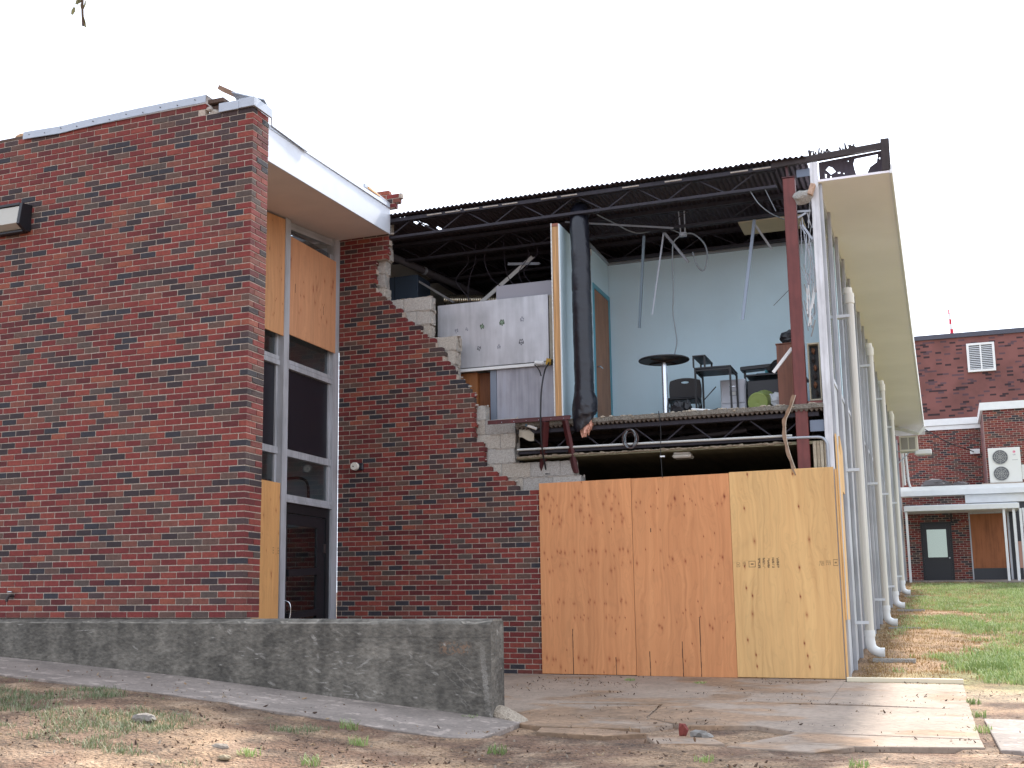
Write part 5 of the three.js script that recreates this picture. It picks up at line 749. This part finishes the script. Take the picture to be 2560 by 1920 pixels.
// back building
{
  const bb = thing('back_building', 'brick building at the far end of the lawn with louvre and white trim', 'building');
  const Z = -30, gy = 0.66;
  // front low part: brick round the door
  const list = [], rowsY = (y0, y1) => { const o = []; for (let y = y0; y < y1 - 0.05; y += CO) o.push(y + 0.005 + BH / 2); return o; };
  const run = (x0, x1, y0, y1, z, k0 = 0) => rowsY(y0, y1).forEach((y, r) => { let x = x0 - ((r + k0) % 2) * 0.1; while (x < x1 - 0.02) { const a = Math.max(x, x0), b = Math.min(x + BL, x1); if (b - a > 0.03) list.push({ x: (a + b) / 2, y, z: z - 0.046, len: +(b - a).toFixed(2), dep: 0.092, axis: 'x' }); x += PIT; } });
  run(5.5, 5.97, gy, 2.75, Z); run(6.86, 7.36, gy, 2.75, Z); run(5.5, 7.36, 2.75, 3.1, Z); run(5.5, 7.3, 3.12, 3.55, Z);
  run(5.5, 7.98, 3.9, 6.2, -33.3); run(8.0, 10.5, 3.9, 6.2, Z - 0.4); 
  layBricks(bb, list, 53, 160, (b) => b.z > -31 && b.y < 3.6 && b.x < 7.4);
  meshes('mortar', [bx(5.45, 5.968, gy - 0.3, 2.75, Z - 0.1, Z - 0.007), bx(6.862, 7.36, gy - 0.3, 2.75, Z - 0.1, Z - 0.007), bx(5.45, 7.36, 2.751, 3.55, Z - 0.1, Z - 0.007), bx(5.45, 7.98, 3.8, 6.2, -33.5, -33.307), bx(8.0, 10.6, 3.8, 6.2, Z - 0.6, Z - 0.407)], mMortar, bb);
  const mFar = M({ color: '#7d514c', roughness: 0.9, map: (() => { const t = tex(512, 512, (u, v) => { const c = Math.floor(v * 60), o = (c % 2) * 0.5, b = Math.floor(u * 20 + o), n = fbm(u * 8, v * 8, 703, 4, 8, 8), h = hash2(b, c, 9); const k = (0.95 + 0.3 * (n - 0.5)) * (h > 0.9 ? 0.5 : h > 0.8 ? 0.75 : 1); return [k, k * (h > 0.8 ? 1.15 : 1), k * (h > 0.8 ? 1.3 : 1)]; }); t.repeat.set(1 / 4.06, 1 / 4.06); return t; })() });
  // tall wall behind, too far to tell its bricks apart
  mesh('tall_wall', bx(4.5, 14, 3.0, 9.95, -37.4, -37), mFar, bb); mesh('tall_coping', bx(4.4, 14.1, 9.95, 10.12, -37.45, -36.92), M({ color: '#4a4a55', roughness: 0.7 }), bb);
  mesh('filler_core', bx(5.46, 10.6, 0.3, 3.5, -33, Z - 0.13), mInner, bb); mesh('return_wall', bx(8.0, 8.2, 3.8, 6.2, -33.29, Z - 0.61), mFar, bb);  // unseen box added so sky light does not leak through the door gaps
  const lv = group('louvre', bb); mesh('frame', [bx(7.86, 8.79, 9.6, 9.68, -36.995, -36.9), bx(7.86, 8.79, 8.62, 8.70, -36.995, -36.9), bx(7.86, 7.94, 8.701, 9.599, -36.995, -36.9), bx(8.71, 8.79, 8.701, 9.599, -36.995, -36.9), bx(8.30, 8.35, 8.701, 9.599, -36.99, -36.91)], mWhitePaint, lv); for (let i = 0; i < 13; i++) mesh('slat', bx(7.945, 8.705, 8.725 + i * 0.067, 8.755 + i * 0.067, -36.985, -36.92), M({ color: '#c9ccd0' }), lv); mesh('shade_sheet', bx(7.94, 8.71, 8.7, 9.6, -36.999, -36.99), mBlack, lv);  // flat black sheet, its colour standing in for the shade behind the slats
  mesh('coping', [bx(5.3, 8.06, 6.2, 6.42, -33.55, -33.2), bx(5.3, 8.02, 6.05, 6.19, -33.3, -33.24)], mWhitePaint, bb); mesh('coping', [bx(7.93, 10.6, 6.2, 6.44, -33.19, Z - 0.33)], mWhitePaint, bb);
  mesh('low_roof', [bx(5.45, 10.6, 3.70, 3.86, -33.3, Z - 0.02), bx(5.45, 10.6, 3.56, 3.72, Z - 0.019, Z + 0.12)], mWhitePaint, bb);
  mesh('white_band', bx(7.31, 10.6, 3.30, 3.555, Z - 0.2, Z + 0.02), mWhitePaint, bb);
  mesh('boarded_window', bx(7.40, 8.42, 1.31, 2.96, Z - 0.1, Z - 0.03), M({ color: '#9a5f3c', roughness: 0.8, map: rep(TX.grime, 1, 0.5) }), bb); mesh('dark_panel', bx(7.40, 8.42, 0.66, 1.305, Z - 0.1, Z - 0.03), mDarkPanel, bb);
  mesh('window_frame', [bx(7.362, 7.398, 0.62, 3.0, Z - 0.1, Z), bx(8.422, 8.48, 0.6, 3.0, Z - 0.1, Z + 0.02), bx(7.4, 8.42, 2.962, 3.0, Z - 0.1, Z), bx(7.4, 8.42, 0.61, 0.655, Z - 0.1, Z)], mAlu, bb);
  for (const x of [8.62, 8.86]) mesh('window_mullion', bx(x, x + 0.05, 0.4, 3.1, Z - 0.06, Z + 0.02), mWhitePaint, bb);
  mesh('dark_glazing', [bx(8.49, 10.5, 0.4, 3.29, Z - 0.12, Z - 0.08)], mDarkPanel, bb); mesh('pink_panel', bx(8.68, 9.6, 1.3, 2.1, Z - 0.079, Z - 0.06), M({ color: '#b58a7a' }), bb);
  const d = group('door', bb); mesh('door_leaf', [bx(6.03, 6.80, gy + 0.02, 1.66, Z - 0.06, Z - 0.02), bx(6.03, 6.14, 1.661, 2.68, Z - 0.06, Z - 0.02), bx(6.70, 6.80, 1.661, 2.68, Z - 0.06, Z - 0.02), bx(6.141, 6.699, 2.52, 2.68, Z - 0.06, Z - 0.02)], mBlackPlastic, d); mesh('door_frame', [bx(5.972, 6.028, gy, 2.745, Z - 0.08, Z - 0.005), bx(6.802, 6.858, gy, 2.745, Z - 0.08, Z - 0.005), bx(6.029, 6.801, 2.682, 2.745, Z - 0.08, Z - 0.005)], mBlack, d); mesh('door_glass', bx(6.142, 6.698, 1.662, 2.519, Z - 0.045, Z - 0.035), M({ color: '#8a9286', roughness: 0.06, metalness: 0.9 }), d); mesh('handle', new THREE.SphereGeometry(0.035, 12, 10).translate(6.745, 1.63, Z + 0.02), mChrome, d);
  // flat entrance canopy on posts
  const c = thing('entry_canopy', 'flat white metal canopy on thin posts over the far door', 'canopy'); mesh('roof_sheet', cbx(5.56, 8.72, 3.0, 3.16, Z + 0.02, Z + 1.3, 0.01), mWhitePaint, c); for (const x of [5.62, 8.30, 8.56, 8.74]) mesh('post', cbx(x - 0.035, x + 0.035, H(x, Z + 1.2), 2.999, Z + 1.16, Z + 1.23, 0.005), mWhitePaint, c); mesh('brace', bx(6.85, 6.9, 2.75, 2.999, Z + 0.03, Z + 0.1), mDarkSteel, c);
  mesh('roof_sheet', bx(5.6, 8.68, 3.161, 3.18, Z + 0.06, Z + 1.26), mGalv, c);
  // air conditioner on the low roof
  const a = thing('air_conditioner', 'white two-fan air conditioner on the low roof of the back building', 'air conditioner', [8.06, 3.90, Z - 0.35]);
  mesh('case', cbx(0, 0.9, 0.02, 1.10, -0.32, 0, 0.012), M({ color: '#dcdad2', roughness: 0.5 }), a); mesh('side_box', cbx(0.905, 1.0, 0.1, 0.55, -0.3, -0.02, 0.01), M({ color: '#d5d3cb' }), a);
  for (const y of [0.30, 0.81]) { const f = mesh('fan_grille', cleanG(new THREE.CylinderGeometry(0.22, 0.22, 0.02, 36)).rotateX(Math.PI / 2).translate(0.33, y, 0.011), M({ color: '#5e5e60', roughness: 0.7 }), a); mesh('grille_ring', [0.06, 0.11, 0.16, 0.215].map(r => cleanG(new THREE.TorusGeometry(r, 0.007, 5, 32)).translate(0.33, y, 0.024)), M({ color: '#a9a8a2' }), f); mesh('grille_bar', [0, 1, 2, 3].map(k => bar(V(0.33 - 0.21 * Math.cos(k * 0.785), y - 0.21 * Math.sin(k * 0.785), 0.024), V(0.33 + 0.21 * Math.cos(k * 0.785), y + 0.21 * Math.sin(k * 0.785), 0.024), 0.01)), M({ color: '#a9a8a2' }), f); }
  const cv = document.createElement('canvas'); cv.width = 128; cv.height = 128; const x2 = cv.getContext('2d'); x2.fillStyle = '#dcdad2'; x2.fillRect(0, 0, 128, 128); x2.fillStyle = '#cf6a80'; x2.beginPath(); x2.arc(62, 40, 26, 0, 7); x2.fill(); x2.strokeStyle = '#e8d5d6'; x2.lineWidth = 4; x2.beginPath(); x2.arc(62, 40, 17, 0.2, 4.6); x2.stroke(); x2.fillStyle = '#77757e'; x2.font = 'bold 40px sans-serif'; x2.textAlign = 'center'; x2.fillText('LG', 62, 110);
  const ct = new THREE.CanvasTexture(cv); ct.colorSpace = THREE.SRGBColorSpace; const lg = new THREE.PlaneGeometry(0.2, 0.2); mesh('badge', lg.translate(0.73, 0.92, 0.004), M({ map: ct, roughness: 0.5 }), a); mesh('plate_text', bx(0.66, 0.82, 0.70, 0.715, 0.001, 0.004), M({ color: '#a9a7a4' }), a);
  single('rail_stand', [cbx(7.82, 10, 3.862, 3.915, Z - 0.5, Z - 0.30, 0.006)], M({ color: '#a8998a', map: rep(TX.grime, 3, 3) }), 'rusty white rail under the air conditioner', 'rail');
  single('roof_rags', [rock(0.28, 7, 1.6, 0.6, 0.8, 2, 0.25).translate(6.5, 3.95, Z - 0.6), rock(0.14, 8, 1.6, 0.7, 0.8, 2, 0.25).translate(7.2, 3.92, Z - 0.5)], M({ color: '#5b5657', roughness: 1 }), 'crumpled dark tarp heap on the low roof', 'tarp');
  const p = thing('roof_pole', 'slim red and white marker pole on the far roof', 'pole', [7.42, 10.12, -37.1]); for (let i = 0; i < 5; i++) mesh(i % 2 ? 'white_band' : 'red_band', cleanG(new THREE.CylinderGeometry(0.055 - i * 0.008, 0.063 - i * 0.008, 0.19, 10)).translate(-0.012 * i, 0.095 + i * 0.19, 0), i % 2 ? mWhitePaint : M({ color: '#c8283c' }), p);
  const w = thing('roof_wire', 'dark cable running from the eave to a bracket on the far wall', 'cable'); mesh('cord', tube([V(6.30, 5.45, -28.4), V(6.9, 5.3, -30.5), V(7.75, 5.25, -33.2)], 0.018, 20, 6), mBlack, w); mesh('bracket', cb(0.3, 0.16, 0.12, 0.01).translate(7.78, 5.26, -33.2), mWhitePaint, w);
  const pv = thing('gutter_pipes', 'pair of thin white pipes rising beside the far end of the metal wall', 'pipe'); mesh('pipe', rod(V(5.62, 3.9, -29.7), V(5.62, 5.1, -29.3), 0.035, 10), mWhitePaint, pv); mesh('pipe', tube([V(5.78, 3.8, -29.6), V(5.74, 3.95, -29.6), V(5.72, 4.4, -29.5), V(5.70, 5.1, -29.3)], 0.035, 16, 10), mWhitePaint, pv);
  const ac = thing('window_unit', 'small beige air unit and bent gutter under the far end of the eave', 'air conditioner', [5.62, 4.55, -26.4]); mesh('case', cbx(0, 0.5, 0, 0.45, -0.4, 0, 0.01), M({ color: '#cfcabb' }), ac); mesh('vent', [cbx(0.05, 0.23, 0.06, 0.4, 0.001, 0.012, 0.003), cbx(0.26, 0.43, 0.06, 0.4, 0.001, 0.012, 0.003)], M({ color: '#8f8a82' }), ac); mesh('gutter', [bar(V(-0.1, 0.72, -0.1), V(0.55, 0.48, 0.1), 0.09, 0.08, 0.005), bar(V(0.55, 0.48, 0.1), V(0.72, 0.68, 0.12), 0.08, 0.08, 0.005)], mWhitePaint, ac); mesh('hood', cbx(0.4, 0.85, -0.1, 0.04, -0.3, 0, 0.02), mWhitePaint, ac); mesh('bracket', [bar(V(-0.15, 0.03, -0.1), V(0.3, 0.0, -0.1), 0.03), bar(V(-0.15, -0.4, -0.1), V(0.25, -0.02, -0.1), 0.03)], mGalv, ac);
}
// timber, stones, chunks
{
  single('timber_stud', cbx(5.465, 6.68, -0.74, -0.69, -4.2, -4.1, 0.004), M({ color: '#d9cdb2', roughness: 0.8 }), 'pale timber stud lying along the slab edge beside the plywood', 'timber');
  single('concrete_shard', rock(0.10, 47, 1.6, 0.2, 0.8, 2, 0.12).translate(6.3, -0.715, -4.33), mBlock, 'flat concrete shard behind the timber stud', 'rubble');
  const ck = single('broken_kerb', [rock(0.17, 51, 1.5, 0.42, 0.6, 2, 0.14)], M({ color: '#b5a898', map: rep(TX.mortar, 3, 3), bumpMap: rep(TX.bump, 6, 6), bumpScale: 0.02 }), 'broken concrete chunk leaning at the end of the low wall', 'rubble'); ck.position.set(2.86, -0.90, 0.02); ck.rotation.set(0.1, -0.5, -0.33);
  const ck2 = single('brick_shard', rock(0.06, 52, 0.8, 1, 0.6, 0, 0.25), M({ color: '#7d3a33', map: mBrickMap }), 'red brick shard sticking out of the hole in the slab', 'rubble'); ck2.position.set(4.5, -0.90, 0.42);
  const ck3 = single('grey_rubble', [rock(0.055, 53, 1.4, 0.7, 1, 1).translate(4.64, -0.93, 0.5), rock(0.04, 54, 1.2, 0.7, 1, 1).translate(4.72, -0.935, 0.56)], M({ color: '#7d7872' }), 'small grey rubble beside the brick shard in the slab hole', 'rubble'); void ck3;
  const st = [[0.62, 2.45, 0.075, 'rounded grey stone in the dirt in front of the low wall'], [1.62, 2.9, 0.05, 'pale stone low in the foreground dirt'], [1.82, 3.15, 0.035, 'small cream stone at the bottom of the foreground dirt']];
  st.forEach(([x, z, r, l], i) => { const s = single('stone', rock(r, 60 + i, 1.5, 0.6, 0.8, 2, 0.1), M({ color: ['#837d77', '#8d8378', '#a09278'][i], map: rep(TX.mortar, 4, 4) }), l, 'stone'); s.position.set(x, H(x, z) + r * 0.35, z); });
}
// gravel and clods on the dirt
{
  const R = rng(301), g0 = rock(1, 3, 1, 0.6, 0.85, 1, 0.3), n = 7000, im = new THREE.InstancedMesh(g0, M({ color: '#ffffff', roughness: 1 }), n), m = new THREE.Matrix4(), q = new THREE.Quaternion(), c = new THREE.Color(); let k = 0;
  const pal = ['#5f4939', '#503d30', '#8d7459', '#98856c', '#755a44', '#85786a', '#43342b'];
  while (k < n) { const x = -2.5 + R() * 11, z = 0.4 + R() * 4.4; const on = inSlab(x, z, -0.02); if (on && R() > 0.16) continue; if (fbm(x * 2.3, z * 3.3, 305, 4) < 0.52 && R() < 0.85) continue; const s = 0.003 + 0.009 * Math.pow(R(), 3.5); q.setFromEuler(new THREE.Euler(R(), R() * 6, R())); m.compose(V(x, groundY(x, z) + s * 0.25 + (on ? 0.02 : 0), z), q, V(s * (0.8 + 2 * R()), s * 0.8, s)); im.setMatrixAt(k, m); c.set(pal[Math.floor(R() * pal.length)]); im.setColorAt(k, c); k++; }
  im.name = 'gravel'; im.castShadow = im.receiveShadow = true; im.userData = { kind: 'stuff', label: 'small stones and clods scattered over the dirt', category: 'gravel' }; scene.add(im);
  const n2 = 1500, im2 = new THREE.InstancedMesh(g0, M({ color: '#ffffff', roughness: 1 }), n2); k = 0;
  while (k < n2) { const x = 1.9 + R() * 7, z = -4.3 + R() * 5.4; if (fbm(x * 1.6 + 7, z * 3.2, 307, 4) < 0.585) continue; if (x > 6.75 && z < -4.2) continue; const s = 0.002 + 0.007 * Math.pow(R(), 3.5); q.setFromEuler(new THREE.Euler(R(), R() * 6, R())); m.compose(V(x, H(x, z) + 0.018, z), q, V(s * (1 + 2.4 * R()), s * 0.6, s)); im2.setMatrixAt(k, m); c.set(pal[R() < 0.35 ? 1 : Math.floor(R() * pal.length)]); im2.setColorAt(k, c); k++; }
  im2.name = 'slab_debris'; im2.castShadow = im2.receiveShadow = true; im2.userData = { kind: 'stuff', label: 'dark crumbs and leaf litter on the concrete slab', category: 'debris' }; scene.add(im2);
}
function groundY(x, z) { let y = H(x, z); const n1 = fbm(x * 0.9 + 40, z * 0.9 + 40, 71, 4), n2 = fbm(x * 5 + 9, z * 5 + 9, 73, 3); if (z > -0.06) y += (n1 - 0.5) * 0.07 + (n2 - 0.5) * 0.035; else if (z < -4.5 && x > 5.4) y += (n1 - 0.5) * 0.10 + (n2 - 0.5) * 0.03; return y; }
// grass
function bladeGeo(nb, h, spread, seed, w = 0.006) { const r = rng(seed), pos = []; for (let b = 0; b < nb; b++) { const a = r() * 6.28, x = (r() - 0.5) * spread, z = (r() - 0.5) * spread, H1 = h * (0.5 + 0.7 * r()), ln = (0.2 + 0.8 * r()) * H1 * 0.7, dx = Math.cos(a), dz = Math.sin(a), px = -dz * w / 2, pz = dx * w / 2; const P = [0, 0.45, 0.8, 1].map((t, i) => { const k = ln * t * t, ww = [1, 0.9, 0.55, 0][i]; return [[x + dx * k - px * ww, H1 * (t - 0.25 * t * t), z + dz * k - pz * ww], [x + dx * k + px * ww, H1 * (t - 0.25 * t * t), z + dz * k + pz * ww]]; }); for (let i = 0; i < 3; i++) { pos.push(...P[i][0], ...P[i][1], ...P[i + 1][1]); if (i < 2) pos.push(...P[i][0], ...P[i + 1][1], ...P[i + 1][0]); } } const g = new THREE.BufferGeometry(); g.setAttribute('position', new THREE.Float32BufferAttribute(pos, 3)); g.setAttribute('uv', new THREE.Float32BufferAttribute(new Float32Array(pos.length / 3 * 2), 2)); g.computeVertexNormals(); return g; }
const leafMat = (c) => new THREE.MeshPhysicalMaterial({ color: c, roughness: 0.75, transmission: 0.3, thickness: 0, side: THREE.DoubleSide });
{
  const R = rng(401), m = new THREE.Matrix4(), q = new THREE.Quaternion(), c = new THREE.Color(), up = V(0, 1, 0);
  function field(name, label, geo, n, pick, pal, smin, smax) { const im = new THREE.InstancedMesh(geo, leafMat('#ffffff'), n); let k = 0, guard = 0; while (k < n && guard++ < n * 60) { const p = pick(); if (!p) continue; q.setFromAxisAngle(up, R() * 6.28); const s = smin + (smax - smin) * R(); m.compose(V(p[0], groundY(p[0], p[1]) - 0.003, p[1]), q, V(s, s * (0.7 + 0.6 * R()), s)); im.setMatrixAt(k, m); c.set(pal[Math.floor(R() * pal.length)]); im.setColorAt(k, c); k++; } im.count = k; im.name = name; im.castShadow = im.receiveShadow = true; im.userData = { kind: 'stuff', label, category: 'grass' }; scene.add(im); }
  const green = ['#86995a', '#96aa64', '#778c4e', '#a3b072', '#b0b683'], dry = ['#9a7a4c', '#a98a5c', '#b3986a', '#86683f'];
  field('lawn_grass', 'short green lawn grass beside the metal wall', bladeGeo(9, 0.06, 0.16, 5, 0.009), 26000, () => { const z = -4.3 - Math.pow(R(), 1.15) * 24.5, x = 5.75 + R() * 5.5; const n1 = fbm(x * 0.9 + 40, z * 0.9 + 40, 71, 4), g = fbm(x * 0.8 + 3, z * 0.5 + 8, 77, 4), near = 1 - sstep(5.8, 7.4 + 1.6 * (n1 - 0.5), x); if (z > -27.6 ? false : x < 9) return null; if (R() < sstep(0.44, 0.6, g) * 0.75 + near * 0.8) return null; if (z > -5.4 && x < 6.9) return null; return [x, z]; }, green, 0.6, 1.5);
  field('dry_grass', 'dry brown grass along the foot of the metal wall', bladeGeo(7, 0.045, 0.16, 7, 0.008), 7000, () => { const z = -4.5 - R() * 24, x = 5.6 + Math.pow(R(), 1.5) * 4; const g = fbm(x * 0.8 + 3, z * 0.5 + 8, 77, 4); if (g < 0.42 && x > 6.8) return null; return [x, z]; }, dry, 0.5, 1.3);
  field('yard_grass', 'sparse grass growing in the dirt on the left', bladeGeo(7, 0.055, 0.12, 9, 0.005), 1700, () => { const x = -2.6 + R() * 4.4, z = 1.35 + R() * 2.2; if (fbm(x * 1.6, z * 1.9, 411, 4) < 0.53 + 0.12 * sstep(0.2, 1.8, x)) return null; return [x, z]; }, ['#6f7a52', '#5f6d47', '#7c8660', '#8f9070'], 0.5, 1.25);
  const spots = [[1.93, 1.42, 'small grass tuft growing at the sidewalk edge below the low wall', 0.12], [2.3, 2.0, 'small grass tuft standing alone in the dirt below the sidewalk', 0.1], [2.52, 0.2, 'low weeds at the corner foot of the low wall', 0.06], [3.05, -3.75, 'weed growing from the slab in front of the orange plywood', 0.05], [3.9, -3.6, 'tiny weed at the slab joint before the middle plywood sheet', 0.04], [3.35, 1.75, 'green sprig in the foreground dirt at the bottom centre', 0.1], [2.35, 2.85, 'leafy weed patch at the bottom of the foreground dirt', 0.1], [1.9, 2.95, 'small weed left of the leafy patch at the bottom', 0.08], [6.74, -2.3, 'weeds at the right slab edge near the timber stud', 0.09], [6.76, -1.3, 'weeds at the right slab edge where the footpath begins', 0.09], [6.77, -0.3, 'weeds between the slab and the footpath near the front', 0.08], [7.0, -5.6, 'tall darker grass clump in the lawn beyond the timber stud', 0.26], [5.95, 1.75, 'small weeds at the bottom right of the dirt', 0.07], [4.9, 1.7, 'low weed in the dirt in front of the slab hole', 0.06]];
  spots.forEach(([x, z, l, h], i) => { const s = single('weed_tuft', bladeGeo(h > 0.2 ? 160 : 46, h, h > 0.2 ? 0.5 : 0.13, 500 + i, 0.007), leafMat(green[i % 3]), l, 'weed', 'weeds'); s.position.set(x, (inSlab(x, z) ? H(x, z) + 0.012 : groundY(x, z)) - 0.004, z); });
}
// tree branch reaching in at the top left (its trunk stands left of the picture)
{
  const t = thing('overhanging_tree', 'tree whose leafy twig tip hangs in at the top left corner', 'tree', [-5.2, H(-5.2, 6), 6.0]);
  const bark = M({ color: '#5c4a3d', map: rep(TX.grime, 2, 2), roughness: 1 });
  const P = [V(0, -0.1, 0), V(0.1, 2, 0), V(0.4, 3.8, -0.2), V(0.9, 5.6, -0.3)];
  mesh('trunk', [...[0, 1, 2].map(i => cleanG(new THREE.CylinderGeometry(0.17 - i * 0.03 - 0.03, 0.17 - i * 0.03, P[i].distanceTo(P[i + 1]) + 0.05, 14)).applyQuaternion(new THREE.Quaternion().setFromUnitVectors(V(0, 1, 0), P[i + 1].clone().sub(P[i]).normalize())).translate(...P[i].clone().lerp(P[i + 1], 0.5).toArray()))], bark, t);
  mesh('limb', [tube([V(0.6, 4.6, -0.2), V(2.2, 5.6, -0.5), V(4.2, 6.1, -0.9), V(6.0, 5.8, -1.0), V(6.55, 5.45, -1.0)], 0.04, 40, 8), tube([V(6.0, 5.8, -1.0), V(6.6, 5.55, -1.0), V(6.92, 5.1, -1.0), V(7.02, 4.36, -1.0)], 0.008, 24, 6)], bark, t);
  const R = rng(77), lf = []; const leaf = (p, s) => { const g = new THREE.CircleGeometry(s, 6); g.scale(0.5, 1.25, 1); const pp = g.attributes.position; for (let i = 0; i < pp.count; i++) pp.setZ(i, Math.abs(pp.getX(i)) * 0.4); g.computeVertexNormals(); g.rotateZ(R() * 0.8 - 0.4).rotateY(R() * 6.28).rotateX((R() - 0.5)).translate(p.x, p.y, p.z); return cleanG(g); };
  for (let i = 0; i < 26; i++) { const u = R(); lf.push(leaf(V(6.90 + 0.13 * u + (R() - 0.5) * 0.09, 4.85 - 0.5 * u + (R() - 0.5) * 0.05, -1 + (R() - 0.5) * 0.1), 0.018 + 0.014 * R())); }
  for (let i = 0; i < 500; i++) { const u = R(); lf.push(leaf(V(0.4 + 6 * u + (R() - 0.5) * 1.2, 5.3 + 0.9 * Math.sin(u * 3) + (R() - 0.2) * 1.0, -0.6 + (R() - 0.5) * 1.4), 0.03 + 0.02 * R())); }
  mesh('crown', lf, leafMat('#6b6540'), t);
}
renderer.render(scene, camera);
